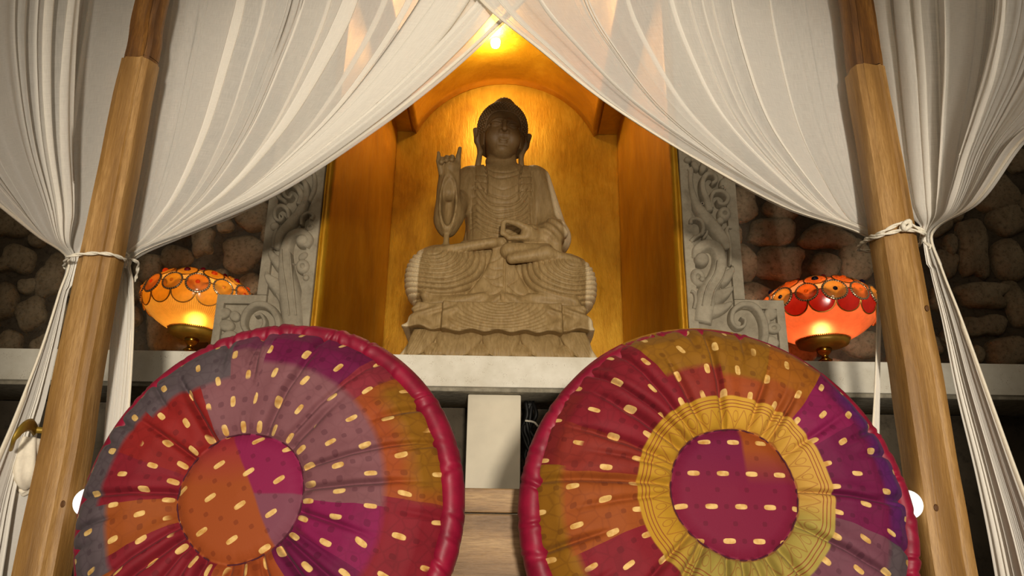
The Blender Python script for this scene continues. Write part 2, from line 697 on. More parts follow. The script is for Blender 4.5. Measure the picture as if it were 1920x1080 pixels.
seen = [  # centre px, size px, angle, squareness: the stones the photograph shows
    (1395, 378, 60, 62, 0, 2.4), (1470, 384, 74, 44, .2, 2.4), (1452, 431, 92, 50, .05, 3), (1556, 441, 96, 46, -.1, 2.6),
    (1466, 489, 92, 66, .25, 2.4), (1552, 494, 62, 46, .1, 2.0), (1398, 490, 50, 76, 0, 2.6), (1610, 484, 62, 76, .1, 2.8),
    (1420, 552, 66, 48, .1, 2.6), (1508, 556, 76, 44, 0, 2.6), (1618, 642, 70, 52, .1, 2.6), (1500, 655, 72, 44, 0, 2.6), (1590, 575, 70, 60, 0, 2.6),
    (472, 402, 62, 52, .1, 2.4), (450, 470, 78, 66, .1, 2.4), (376, 450, 40, 46, .1, 3.2), (325, 478, 60, 44, -.2, 2.4),
    (418, 418, 34, 26, 0, 2.2), (272, 498, 48, 54, 0, 2.6), (345, 512, 50, 26, .1, 2.6), (466, 532, 44, 44, 0, 2.6), (408, 520, 46, 32, 0, 2.4),
    (10, 412, 80, 58, .1, 2.4), (24, 482, 68, 52, .1, 2.4), (89, 513, 54, 76, -.15, 2.6), (50, 583, 54, 58, .05, 3.6),
    (4, 562, 44, 66, .1, 2.4), (80, 645, 54, 46, .4, 2.4), (46, 532, 40, 30, 0, 2.4), (10, 640, 46, 46, 0, 2.6), (62, 447, 30, 24, -.4, 2.4), (112, 590, 34, 60, .2, 2.4),
    (1867, 352, 88, 84, .35, 2.4), (1895, 408, 78, 50, .55, 2.6), (1830, 460, 54, 106, -.03, 4.2), (1896, 484, 58, 78, -.1, 2.4),
    (1846, 549, 92, 44, -.02, 4.4), (1850, 607, 70, 46, 0, 3.4), (1914, 568, 44, 88, .12, 3.2), (1896, 657, 84, 56, .2, 2.4),
    (1778, 490, 48, 52, -.4, 2.8), (1788, 455, 24, 40, -.2, 2.6), (1915, 294, 56, 44, .3, 2.4), (1836, 662, 32, 34, 0, 2.4), (1766, 420, 60, 30, .4, 2.4),
    (1795, 395, 40, 30, .4, 2.4), (1770, 560, 44, 44, 0, 2.6), (1795, 632, 44, 58, .1, 2.6),
]
placed = []
for k, (px, py, w, h, an, sq) in enumerate(seen):
    p = P(px, py, YW - .04)
    e1, e2 = P(px + w / 2, py, YW - .04) - P(px - w / 2, py, YW - .04), P(px, py - h / 2, YW - .04) - P(px, py + h / 2, YW - .04)
    ww, hh = abs(e1.x) * 1.06, abs(e2.z) * 1.06
    if p.z - hh / 2 < ZL + .005:
        p.z = ZL + .005 + hh / 2
    stone(wall_l if p.x < 0 else wall_r, p.x, p.z, ww, hh, an, sq, 100 + k, .042 + .022 * rs.rand())
    placed.append((p.x, p.z, max(ww, hh) / 2 * .92))
# the rest of the wall, seen through the cloth
for (xa, xb, wl) in ((-3.2, NX0 - .1, wall_l), (NX1 + .1, 3.2, wall_r)):
    tries = 0
    while tries < 4200:
        tries += 1
        R = .115 - .075 * (tries / 4200) ** .7
        x, z = rs.uniform(xa, xb), rs.uniform(ZL + R, 3.6)
        if min((abs(x - xa), abs(x - xb))) < R:
            continue
        if all((x - a) ** 2 + (z - b) ** 2 > (R + c) ** 2 for a, b, c in placed):
            asp = rs.uniform(.8, 1.25)
            stone(wl, x, z, 2.05 * R * asp, 2.05 * R / asp, rs.uniform(-.5, .5), rs.uniform(2.2, 3.6), 900 + tries, .05 + .02 * rs.rand())
            placed.append((x, z, R))

# --- the day bed: headboard of two boards, mattress on a platform
hb = empty('bed_headboard', (-.05, 1.845, 0))
tag(hb, 'wooden headboard of horizontal boards between the two round cushions', 'headboard')
zt = P(920, 915.5, 1.845).z
zm = P(920, 962, 1.845).z
for (za, zb, nm) in ((zm + .001, zt, 'board'), (zm - .20, zm - .002, 'board'), (zm - .42, zm - .203, 'board')):
    b = bm_obj(nm, box_bm(-.82, .90, 0, .04, za, zb, .003), M_BOARD, hb, smooth=False)
bed = empty('bed_platform', (0, 1.2, 0))
tag(bed, 'low wooden bed platform carrying the mattress and posts', 'bed')
bm_obj('platform', box_bm(-.945, .895, -.9, .64, 0, .32, .01), M_BOARD, bed, smooth=False)
mt = bm_obj('mattress', box_bm(-.86, .84, .35, 1.84, .321, .462, .03, 3), M_WEBBING)
tag(mt, 'cream mattress under the round cushions', 'mattress')

# cable bundle hanging in the shade behind the pillar
cb = empty('cable_bundle', P(995, 790, 2.86))
tag(cb, 'black cables bunched in the shade right of the white pillar', 'cables')
zr = ZL - .13 - cb.location.z
for k in range(5):
    r = np.random.RandomState(50 + k)
    pts = [(.006 * k - .012 + r.randn() * .004, .002 * k, zr)]
    for q in range(1, 6):
        pts.append((.006 * k - .012 + r.randn() * .012, r.randn() * .006, zr - .05 * q))
    mesh('cable', *tube_vf(pts, .0075 + .002 * r.rand(), 7, 26), M_BLACK, cb)
mesh('cable_tie', *xf(tube_vf([(-.02, -.012, 0), (.012, -.016, -.006), (.026, -.01, -.02)], .004, 6, 10), Matrix.Translation((0, 0, .0))), M_ROPE, cb)

# bulb on a bracket under the vault
bp = P(929, 80, 3.72)
bulb = empty('light_bulb', bp)
tag(bulb, 'small bare glowing bulb in a brown holder under the golden vault', 'bulb')
v, f = lathe([(0.0, -.032), (.012, -.031), (.021, -.024), (.0255, -.012), (.026, 0), (.026, .022), (.024, .026), (0, .026)], 24)
gl = mesh('glass', v, f, M_BULB, bulb)
v, f = lathe([(0, .026), (.021, .026), (.023, .03), (.022, .055), (.014, .064), (0, .064)], 20)
mesh('socket', v, f, M_DARKMETAL, bulb)
ztop = AZC + math.sqrt(AR ** 2 - (bp.x + .05 - AXC) ** 2) - bp.z
mesh('bracket', *tube_vf([(.006, 0, .050), (.026, -.004, .060), (.044, -.012, ztop - .012), (.050, -.014, ztop + .004)], [.013, .015, .015, .020], 8, 14), M_DARKMETAL, bulb)
pl = lamp('bulb_light', 'POINT', bp + Vector((0, 0, -.05)), 11, (1.0, .79, .46), .03)

# ------------------------------------------------------------------ carved figure: distance fields -> surface nets
def smin(a, b, k):
    h = np.clip(.5 + .5 * (b - a) / k, 0, 1)
    return b * (1 - h) + a * h - k * h * (1 - h)


def smax(a, b, k):
    return -smin(-a, -b, k)


def ell(x, y, z, c, r):
    X, Y, Z = (x - c[0]) / r[0], (y - c[1]) / r[1], (z - c[2]) / r[2]
    k = np.sqrt(X * X + Y * Y + Z * Z)
    k2 = np.sqrt((X / r[0]) ** 2 + (Y / r[1]) ** 2 + (Z / r[2]) ** 2) + 1e-9
    return k * (k - 1) / k2


def cap(x, y, z, a, b, ra, rb=None):
    rb = ra if rb is None else rb
    a, b = np.array(a, float), np.array(b, float)
    d = b - a
    L = d.dot(d)
    t = np.clip(((x - a[0]) * d[0] + (y - a[1]) * d[1] + (z - a[2]) * d[2]) / L, 0, 1)
    return np.sqrt((x - a[0] - t * d[0]) ** 2 + (y - a[1] - t * d[1]) ** 2 + (z - a[2] - t * d[2]) ** 2) - (ra + (rb - ra) * t)


def rbox(x, y, z, c, h, r):
    qx, qy, qz = np.abs(x - c[0]) - h[0] + r, np.abs(y - c[1]) - h[1] + r, np.abs(z - c[2]) - h[2] + r
    return np.sqrt(np.maximum(qx, 0) ** 2 + np.maximum(qy, 0) ** 2 + np.maximum(qz, 0) ** 2) + np.minimum(np.maximum(qx, np.maximum(qy, qz)), 0) - r


def nets(fn, lo, hi, h, B=8, margin=1.6):
    """evaluate fn near its surface on a grid of step h and return verts, quads"""
    lo = np.array(lo, float)
    n = (np.ceil((np.array(hi) - lo) / h / B).astype(int)) * B
    g = [lo[i] + h * np.arange(n[i] + 1) for i in range(3)]
    cb = [lo[i] + h * (B / 2 + B * np.arange(n[i] // B)) for i in range(3)]
    CX, CY, CZ = np.meshgrid(*cb, indexing='ij')
    cv = fn(CX.ravel(), CY.ravel(), CZ.ravel()).reshape(CX.shape)
    F = np.repeat(np.repeat(np.repeat(cv, B, 0), B, 1), B, 2)
    F = np.pad(F, ((0, 1), (0, 1), (0, 1)), 'edge').astype(np.float32)
    act = np.abs(cv) < h * B * .87 * margin
    M = np.zeros(F.shape, bool)
    o = np.arange(B + 1)
    for i, j, k in np.argwhere(act):
        M[i * B:i * B + B + 1, j * B:j * B + B + 1, k * B:k * B + B + 1] = True
    idx = np.argwhere(M)
    F[M] = fn(g[0][idx[:, 0]], g[1][idx[:, 1]], g[2][idx[:, 2]])
    F[0], F[-1] = 1, 1
    F[:, 0], F[:, -1] = 1, 1
    F[:, :, 0], F[:, :, -1] = 1, 1
    s = F < 0
    c = np.zeros(tuple(q - 1 for q in F.shape), np.int8)
    corners = [(a, b, d) for a in (0, 1) for b in (0, 1) for d in (0, 1)]
    for a, b, d in corners:
        c += s[a:s.shape[0] - 1 + a, b:s.shape[1] - 1 + b, d:s.shape[2] - 1 + d]
    cell = np.argwhere((c > 0) & (c < 8))
    vid = -np.ones(c.shape, np.int32)
    vid[tuple(cell.T)] = np.arange(len(cell))
    acc = np.zeros((len(cell), 3))
    cnt = np.zeros(len(cell))
    for a in corners:
        for ax in range(3):
            if a[ax]:
                continue
            b = list(a)
            b[ax] = 1
            fa = F[cell[:, 0] + a[0], cell[:, 1] + a[1], cell[:, 2] + a[2]]
            fb = F[cell[:, 0] + b[0], cell[:, 1] + b[1], cell[:, 2] + b[2]]
            m = (fa < 0) != (fb < 0)
            t = np.where(m, fa / np.where(m, fa - fb, 1), 0)
            p = np.array(a, float)[None, :].repeat(len(cell), 0)
            p[:, ax] = t
            acc += p * m[:, None]
            cnt += m
    vs = lo + h * (cell + acc / cnt[:, None])
    qs = []
    for ax in range(3):
        u, w = [(1, 2), (2, 0), (0, 1)][ax]
        sl0 = [slice(None)] * 3
        sl1 = [slice(None)] * 3
        sl0[ax], sl1[ax] = slice(0, -1), slice(1, None)
        s0, s1 = s[tuple(sl0)], s[tuple(sl1)]
        e = np.argwhere(s0 != s1)
        e = e[(e[:, u] > 0) & (e[:, w] > 0) & (e[:, u] < F.shape[u] - 1) & (e[:, w] < F.shape[w] - 1)]
        flip = s0[tuple(e.T)]
        def at(du, dw):
            q = e.copy()
            q[:, u] -= du
            q[:, w] -= dw
            return vid[tuple(q.T)]
        quad = np.stack([at(1, 1), at(0, 1), at(0, 0), at(1, 0)], 1)
        quad[~flip] = quad[~flip][:, ::-1]
        qs.append(quad)
    return vs, np.concatenate(qs)


def nets_obj(name, fn, lo, hi, h, mat, parent, **kw):
    vs, qs = nets(fn, lo, hi, h, **kw)
    me = bpy.data.meshes.new(name)
    me.vertices.add(len(vs))
    me.vertices.foreach_set('co', vs.astype(np.float32).ravel())
    me.loops.add(len(qs) * 4)
    me.loops.foreach_set('vertex_index', qs.astype(np.int32).ravel())
    me.polygons.add(len(qs))
    me.polygons.foreach_set('loop_start', np.arange(len(qs), dtype=np.int32) * 4)
    me.update(calc_edges=True)
    me.validate()
    return link(name, me, mat, parent)


def groove(t, w):
    """1 at t = 0, falling to 0 at |t| = w"""
    return np.clip(1 - np.abs(t) / w, 0, 1) ** 2


def sstep(a, b, t):
    q = np.clip((t - a) / (b - a), 0, 1)
    return q * q * (3 - 2 * q)


TY = .28     # depth of the torso's centre line


def f_body(x, y, z):
    # --- torso
    t = ell(x, y, z, (0, TY, .765), (.178, .115, .145))
    t = smin(t, ell(x, y, z, (0, TY - .005, .60), (.150, .120, .24)), .06)
    t = smin(t, ell(x, y, z, (0.0, TY, .50), (.165, .13, .10)), .05)
    t = smin(t, cap(x, y, z, (-.110, TY, .842), (.11, TY, .846), .052, .055), .04)
    neck = cap(x, y, z, (-.002, TY + .005, .85), (-.004, TY - .005, .97), .066, .058)
    t = smin(t, neck, .02)
    # carved drapery over the chest: U folds hanging between the shoulders
    fr = sstep(.06, -.02, y - TY)
    zz = z - 5.5 * np.clip(np.abs(x), 0, .105) ** 2 * (1 + .5 * sstep(.6, .8, z))
    fold = np.zeros_like(x)
    for z0, w, a in ((.822, .010, .5), (.795, .012, .8), (.742, .008, .5), (.700, .011, .9), (.668, .013, 1.2), (.640, .011, 1.0), (.618, .010, .9), (.594, .010, 1.0),
                     (.570, .010, .9), (.546, .010, 1.0), (.523, .010, .9)):
        wide = .105 if z0 < .69 else (.085 if z0 < .78 else .06)
        fold += a * groove(zz - z0 - .003 * np.sin(60 * x + 40 * z0), w) * sstep(wide + .03, wide - .01, np.abs(x + .004))
    # robe edges that come down from the shoulders, and small creases on them
    for sx, x0 in ((-1, -.064), (1, .070)):
        xe = x - x0 - .12 * sx * np.clip(z - .80, 0, .1)
        fold += 1.3 * groove(xe, .007) * sstep(.70, .73, z)
        fold += .8 * groove(x - x0 - sx * .05, .006) * sstep(.72, .75, z) * sstep(.90, .86, z)
        for z0 in (.75, .785, .82):
            fold += .8 * groove(z - z0 - .35 * sx * (x - x0 - sx * .025), .009) * sstep(.03, .02, np.abs(x - x0 - sx * .025))
    fold += .45 * groove(((x + .06 * z) / .024) % 1 - .5, .3) * sstep(.105, .125, np.abs(x)) * sstep(.80, .70, z)
    d = t + .0085 * fold * fr

    # --- right arm of the picture: shoulder, sleeve, elbow, forearm into the lap
    a = cap(x, y, z, (.140, TY, .845), (.205, TY - .02, .60), .062, .066)
    a = smin(a, ell(x, y, z, (.205, TY - .05, .555), (.062, .085, .075)), .04)
    a = smin(a, cap(x, y, z, (.225, TY - .03, .56), (.12, .115, .525), .055, .044), .03)
    ag = np.sin(95 * (x + .30 * z) + 4) * sstep(.45, .6, z)
    a = a + .0020 * ag
    d = smin(d, a, .018)
    cuff = cap(x, y, z, (.205, .135, .548), (.178, .105, .515), .054, .046)
    cuff = cuff + .0035 * np.sin(150 * (z + .4 * x) + 2.5 * np.sin(30 * x))
    d = smin(d, cuff, .012)
    # sleeve that hangs from the cuff over the knee
    d = smin(d, rbox(x - .25 * (z - .45) * 0, y, z, (.185, .13, .475), (.05, .05, .045), .02), .02)
    # the hand in the lap: palm, four fingers, the thumb closing a ring
    wr = (.150, .100, .507)
    hd = cap(x, y, z, wr, (.100, .072, .505), .034, .030)
    for i in range(4):
        yy = .058 + .013 * i
        hd = smin(hd, cap(x, y, z, (.100, yy, .492), (.030, yy - .004, .487), .012, .0105), .006)
        hd = smin(hd, cap(x, y, z, (.030, yy - .004, .487), (.006 + .004 * i, yy - .002, .508), .0105, .0095), .004)
    hd = smin(hd, cap(x, y, z, (.108, .060, .522), (.058, .050, .545), .017, .013), .008)
    hd = smin(hd, cap(x, y, z, (.058, .050, .545), (.016, .052, .555), .013, .009), .004)
    hd = smin(hd, cap(x, y, z, (.004, .056, .505), (.006, .054, .548), .0105, .010), .004)
    d = np.minimum(d, hd)

    # --- left arm of the picture: upper arm, raised forearm in a long hollow sleeve
    a = cap(x, y, z, (-.140, TY, .840), (-.180, TY - .06, .700), .058, .052)
    d = smin(d, a, .02)
    sl = cap(x, y, z, (-.216, .125, .800), (-.215, .130, .590), .043, .050)
    sl = smin(sl, ell(x, y, z, (-.214, .135, .600), (.050, .06, .085)), .02)
    sl = smin(sl, cap(x, y, z, (-.186, TY - .08, .70), (-.190, .15, .62), .048, .040), .03)
    hollow = ell(x, y, z, (-.211, .078, .650), (.027, .062, .105))
    sl = smax(sl, -hollow, .008)
    rim = np.sqrt(((x + .211) / .030) ** 2 + ((z - .645) / .108) ** 2)
    sl = sl - .007 * groove(rim - 1.12, .28) * sstep(.14, .10, y) - .0025 * np.sin(130 * z) * groove(rim - 1.12, .3)
    sl = sl + .0028 * np.sin(110 * x + 22 * z) * sstep(.66, .78, z)
    d = smin(d, sl, .010)
    # stem left under the sleeve
    d = smin(d, cap(x, y, z, (-.214, .115, .53), (-.214, .105, .45), .0105, .012), .006)
    # the raised hand: palm, straight forefinger, curled fingers, thumb
    ph = smin(cap(x, y, z, (-.214, .118, .755), (-.210, .112, .805), .030, .036), cap(x, y, z, (-.230, .112, .805), (-.190, .112, .812), .020, .020), .012)
    ph = smin(ph, cap(x, y, z, (-.182, .108, .812), (-.180, .106, .856), .0120, .0105), .006)
    ph = smin(ph, cap(x, y, z, (-.180, .106, .856), (-.175, .106, .893), .0105, .0075), .003)
    for fx, top in ((-.203, .845), (-.224, .842), (-.243, .834)):
        ph = smin(ph, cap(x, y, z, (fx, .110, .812), (fx - .001, .094, top), .0125, .0115), .005)
        ph = smin(ph, cap(x, y, z, (fx - .001, .094, top), (fx - .001, .074, top - .022), .0110, .010), .003)
    ph = smin(ph, cap(x, y, z, (-.243, .100, .775), (-.256, .085, .822), .0130, .0105), .008)
    ph = smin(ph, cap(x, y, z, (-.256, .085, .822), (-.258, .082, .858), .0098, .0065), .003)
    d = np.minimum(d, ph)
    d = smin(d, cap(x, y, z, (-.214, .12, .70), (-.214, .118, .77), .034, .030), .01)

    # --- crossed legs under the robe: two big rounded knees
    def kn(x, y, z, c, r):
        X, Y, Z = np.abs(x - c[0]) / r[0], np.abs(y - c[1]) / r[1], np.abs(z - c[2]) / r[2]
        return ((X ** 2.5 + Y ** 2.3 + Z ** 2.5) ** (1 / 2.4) - 1) * min(r) * .92
    kl = kn(x, y, z, (-.225, .17, .340), (.145, .15, .125))
    kr = kn(x, y, z, (.228, .17, .322), (.145, .15, .122))
    kl = smin(kl, cap(x, y, z, (-.22, .165, .360), (.0, .17, .430), .120, .062), .05)
    kr = smin(kr, cap(x, y, z, (.22, .165, .340), (.0, .17, .420), .118, .062), .05)
    # engraved ring folds: thin cuts between rounded bands
    rl = np.sqrt(((x + .265) / 1.25) ** 2 + (z - .435) ** 2 + .25 * (x + .265) * (z - .435))
    rr = np.sqrt(((x - .285) / 1.25) ** 2 + (z - .405) ** 2 - .25 * (x - .285) * (z - .405))
    gl = 1 - np.abs(np.sin(PI * (rl + .0015 * np.sin(40 * x)) / .0165))
    gr = 1 - np.abs(np.sin(PI * (rr + .0015 * np.sin(40 * x)) / .0165))
    top = sstep(.462, .44, z)
    frt = sstep(.28, .20, y)
    kl = kl + .0068 * gl ** 1.6 * frt * top * sstep(.0, .03, rl - .012)
    kr = kr + .0068 * gr ** 1.6 * frt * top * sstep(.0, .03, rr - .012)
    legs = np.minimum(kl, kr)
    d = smin(d, legs, .012)
    # cloth that falls between the knees, narrow in the lap and wide at the hem
    q = np.clip((z - .205) / .265, 0, 1)
    wl, wr_ = .030 + .150 * (1 - q) ** 1.9, .050 + .125 * (1 - q) ** 2.1
    xc = x + .004
    side = np.where(xc < 0, -xc - wl, xc - wr_)
    yf_ = .058 + .028 * q - .02 * (1 - q) ** 3 + .02 * np.clip(np.abs(xc) / .15, 0, 1) ** 2
    cr = 1.4 * groove(x - .014 + .045 * sstep(.245, .205, z), .007)
    for z0, sl_, a in ((.412, .45, .7), (.372, -.25, .8), (.335, .15, .9), (.305, -.55, .9), (.268, .35, .9), (.240, -.25, .8)):
        cr = cr + a * groove(z - z0 - sl_ * (x + .02) - .008 * np.sin(60 * x), .009) * sstep(.012, .0, np.abs(x + .025) - .03)
    for z0, sl_, a in ((.33, 1.3, .7), (.275, -.5, .9), (.245, .5, .9), (.235, -.9, .7)):
        cr = cr + a * groove(z - z0 - sl_ * (x - .06) - .008 * np.sin(70 * x), .009) * sstep(.02, .03, x)
    cl = smax(side * .8, yf_ + .0065 * cr - y, .014)
    cl = smax(cl, np.maximum(z - .470, y - .2), .01)
    d = smin(d, cl, .005)
    # robe hem under the knees, creased
    hem = rbox(x, y, z, (.0, .19, .228), (.296, .150, .033), .025)
    hem = hem + .0065 * np.sin(46 * x + 90 * (z - .23) * np.sign(x) + 2.2 * np.sin(17 * x)) * sstep(.30, .25, z)
    d = smin(d, hem, .010)
    # sleeve ends lying over the thighs
    fl = cap(x, y, z, (-.243, .062, .424), (-.03, .072, .474), .021, .017)
    fl = smin(fl, cap(x, y, z, (-.14, .09, .462), (.0, .09, .482), .022, .02), .015)
    fr2 = cap(x, y, z, (.290, .058, .398), (.17, .048, .425), .013, .022)
    fr2 = smin(fr2, cap(x, y, z, (.17, .050, .422), (.040, .045, .398), .026, .020), .03)
    fr2 = smin(fr2, cap(x, y, z, (.17, .08, .445), (.03, .075, .440), .030, .034), .02)
    d = smin(d, np.minimum(fl, fr2), .006)
    return smax(d, .203 - z, .004)


def f_tier(x, y, z):
    """cloth-draped seat: flares outward to a scalloped lower edge"""
    q = np.clip((z - .10) / .108, 0, 1)
    hw = .364 - .056 * q ** .8
    yf = -.015 + .035 * q
    mid = sstep(.222, .214, np.abs(x - .008))
    yc = (yf - .022 * mid + .33) / 2
    hd = (.33 - yf + .022 * mid) / 2
    zb = .104 + .012 * sstep(.2, .36, np.abs(x)) - .010 * mid + .005 * np.cos(x * 66 + .4)
    qx, qy = np.abs(x) - hw, np.abs(y - yc) - hd
    d = smax(qx, qy, .02)
    r = np.sqrt((x / 1.5) ** 2 + (1.15 * (z - .225)) ** 2)
    ring = np.abs(np.sin(PI * r / .0135))
    d = d + .0045 * (1 - ring) ** 1.6 * mid * sstep(.19, .15, np.abs(x)) * sstep(.10, .06, y)
    fold = np.sin(34 * np.abs(x - .008) * 2.1 + 60 * (z - .1) + 2 * np.sin(70 * z))
    d = d + .0060 * fold * sstep(.15, .18, np.abs(x - .008)) * sstep(.12, .02, y)
    d = d + .007 * groove(np.abs(x - .008) - .219, .009)
    d = smax(d, zb - z, .006)
    return smax(d, z - .212, .006)


def f_lotus(x, y, z):
    q = np.clip(z / .112, 0, 1)
    hw = .367 - .060 * q ** .75
    yf = .0 + .035 * q ** .75
    d = smax(np.abs(x) - hw, np.abs(y - (yf + .36) / 2) - (.36 - yf) / 2, .015)
    return smax(smax(d, -z, .003), z - .115, .003)


def petal_bm(x0, z0, w, h, yf, n=33, m=13):
    """one broad downward lotus petal lying on the sloped front of the base"""
    vs, fs = [], []
    for i in range(n):
        u = -1 + 2 * i / (n - 1)
        for j in range(m):
            v = j / (m - 1)                    # 0 top .. 1 rounded lower edge
            low = h * (1 - (abs(u) ** 3.0) * .62)
            z = z0 - v * low
            x = (x0 + u * w) * (1 - .155 * (z / .112) ** .75 if z > 0 else 1)
            bul = .020 * max(0, 1 - u ** 2) ** .5 * math.sin((.2 + .8 * v) * PI * .62) - .010 * v ** 8
            rib = .0022 * math.sin(u * 34)
            vs.append((x, yf(z) - .003 - bul - rib * (1 - abs(u)), z))
    for i in range(n - 1):
        for j in range(m - 1):
            a = i * m + j
            fs.append((a, a + 1, a + m + 1, a + m))
    return vs, fs


ST = empty('buddha_statue', (-.042, 2.745, ZL), (0, 0, math.radians(1.0)))
M_STATUE.node_tree.nodes['statue_frame'].object = ST
tag(ST, 'carved wooden seated buddha with one raised hand on a lotus base', 'statue')
nets_obj('body', f_body, (-.40, -.03, .19), (.40, .44, 1.0), .0031, M_STATUE, ST)
nets_obj('draped_seat', f_tier, (-.39, -.07, .08), (.39, .36, .22), .0033, M_STATUE, ST)
lot = nets_obj('lotus_base', f_lotus, (-.38, -.03, -.01), (.38, .39, .13), .006, M_STATUE, ST)
yfl = lambda z: .035 * max(0, min(1, z / .112)) ** .75
for x0, w in ((-.312, .054), (-.164, .093), (.006, .078), (.167, .082), (.311, .058)):
    mesh('petal', *petal_bm(x0, .110, w, .104, yfl), M_STATUE, lot)
for x0 in (-.236, -.077, .080, .236):
    mesh('petal', *petal_bm(x0, .058, .060, .054, lambda z: yfl(z) + .004), M_STATUE, lot)


# --- head, in its own frame: origin at the middle of the skull, tilted and turned a little
def f_head(x, y, z):
    sk = ell(x, y, z, (0, .015, .035), (.092, .106, .112))
    fa = ell(x, y, z, (0, -.024, -.034), (.075, .084, .103))
    d = smin(sk, fa, .03)
    d = smin(d, ell(x, y, z, (0, -.062, -.114), (.036, .036, .026)), .03)          # chin
    fr = sstep(-.02, -.05, y)
    for s in (-1, 1):
        d = smin(d, ell(x, y, z, (s * .042, -.068, -.056), (.030, .032, .034)), .025)    # cheeks
        ex = s * .033
        d = smax(d, -ell(x, y, z, (ex, -.116, -.004), (.031, .026, .021)), .008)         # eye hollow
        d = smin(d, ell(x, y, z, (ex, -.084, -.007), (.027, .020, .0155)), .003)          # closed lid
        zl = z + .0125 - .007 * ((x - ex) / .026) ** 2
        d = d + .0060 * groove(zl, .0055) * sstep(.031, .024, np.abs(x - ex)) * fr
        bz = .019 - .012 * ((x - s * .028) / .030) ** 2                                  # brow
        d = d - .0062 * groove(z - bz, .013) * sstep(.064, .045, np.abs(x - s * .034)) * fr
        d = d + .0012 * groove(x - s * (.025 + .16 * (-.045 - z)), .010) * sstep(-.040, -.05, z) * sstep(-.095, -.075, z) * fr
        # ears: broad rim on top, long lobe swinging in to the shoulder
        er = ell(x, y, z, (s * .104, .012, -.008), (.013, .026, .034))
        er = smin(er, cap(x, y, z, (s * .117, .006, .012), (s * .106, .010, -.040), .011, .010), .008)
        er = smin(er, cap(x, y, z, (s * .104, .010, -.035), (s * .088, .014, -.085), .012, .0105), .012)
        er = smin(er, cap(x, y, z, (s * .088, .014, -.085), (s * .094, .018, -.165), .0105, .014), .01)
        er = smax(er, -ell(x, y, z, (s * .112, -.010, -.006), (.008, .014, .022)), .004)
        d = smin(d, er, .006)
    no = cap(x, y, z, (0, -.100, .014), (0, -.122, -.040), .0078, .0112)
    no = smin(no, cap(x, y, z, (-.013, -.106, -.045), (.013, -.106, -.045), .0085), .008)
    d = smin(d, no, .008)
    zc = z - 9.0 * x ** 2
    up = cap(x, y, zc, (-.014, -.098, -.078), (.014, -.098, -.078), .0052)
    lo_ = cap(x, y, zc, (-.010, -.098, -.0875), (.010, -.098, -.0875), .0058)
    d = smin(d, np.minimum(up, lo_), .006)
    d = d + .0035 * groove(zc + .0828, .0036) * sstep(.027, .019, np.abs(x)) * fr
    d = d + .0025 * groove(x, .005) * sstep(-.074, -.070, z) * sstep(-.05, -.056, z) * (y < -.09)
    d = d + .004 * groove(z + .102, .009) * sstep(.024, .012, np.abs(x)) * fr
    nk = cap(x, y, z, (0, .010, -.07), (0, .012, -.17), .058, .062) + .003 * np.sin(160 * z)
    return smin(d, nk, .012)


HD = empty('head', (-.005, TY - .012, 1.052), (math.radians(0), math.radians(2.8), math.radians(5)))
HD.parent = ST
hm = nets_obj('face', f_head, (-.14, -.16, -.19), (.14, .15, .17), .0026, M_STATUE, HD)


# hair cap with rows of curls and a topknot
def hair_pt(a, e):
    """direction (azimuth a from the front, elevation e) -> place on the hair cap"""
    return Vector((.1065 * math.cos(e) * math.sin(a), .020 - .1165 * math.cos(e) * math.cos(a), .036 + .1185 * math.sin(e)))


def face_cut(x, y, z):
    """the face opening of the hair: a rounded column in front"""
    a = ((np.abs(x) / .074) ** 3.4 + (np.clip(z + .02, 0, 1) / .080) ** 3.4) ** (1 / 3.4) - 1
    return np.maximum(a * .07, y + .012)


def f_hair(x, y, z):
    d = ell(x, y, z, (0, .020, .036), (.1065, .1165, .119))
    d = smin(d, ell(x, y, z, (0, .014, .140), (.044, .050, .040)), .035)
    d = smin(d, ell(x, y, z, (0, .03, -.04), (.098, .090, .085)), .03)
    return smax(d, -face_cut(x, y, z), .004)


hair = nets_obj('hair', f_hair, (-.13, -.13, -.07), (.13, .16, .21), .004, M_STATUE, HD)
bm = bmesh.new()
bmesh.ops.create_icosphere(bm, subdivisions=1, radius=1)
cv = [v.co.copy() for v in bm.verts]
cf = [tuple(v.index for v in q.verts) for q in bm.faces]
bm.free()
vs, fs = [], []


def curl(p, r):
    o = len(vs)
    vs.extend([tuple(p + c * r) for c in cv])
    fs.extend([tuple(i + o for i in q) for q in cf])


for row in range(17):
    e = math.radians(-38 + row * 7.0)
    n = max(8, int(2 * PI * math.cos(e) * .11 / .0138))
    for k in range(n):
        a = 2 * PI * (k + .5 * (row % 2)) / n
        p = hair_pt(a, e)
        if face_cut(p.x, p.y, p.z) < .004 or (p.x ** 2 + (p.y - .014) ** 2 < .045 ** 2 and p.z > .1):
            continue
        curl(p, .0064)
for row in range(6):
    e = math.radians(-4 + row * 17)
    n = max(5, int(2 * PI * math.cos(e) * .047 / .0135))
    for k in range(n):
        a = 2 * PI * (k + .5 * (row % 2)) / n
        curl(Vector((.0435 * math.cos(e) * math.sin(a), .014 - .0495 * math.cos(e) * math.cos(a), .140 + .0395 * math.sin(e))), .0062)
mesh('hair_curls', vs, fs, M_STATUE, hair)['kind'] = 'stuff'

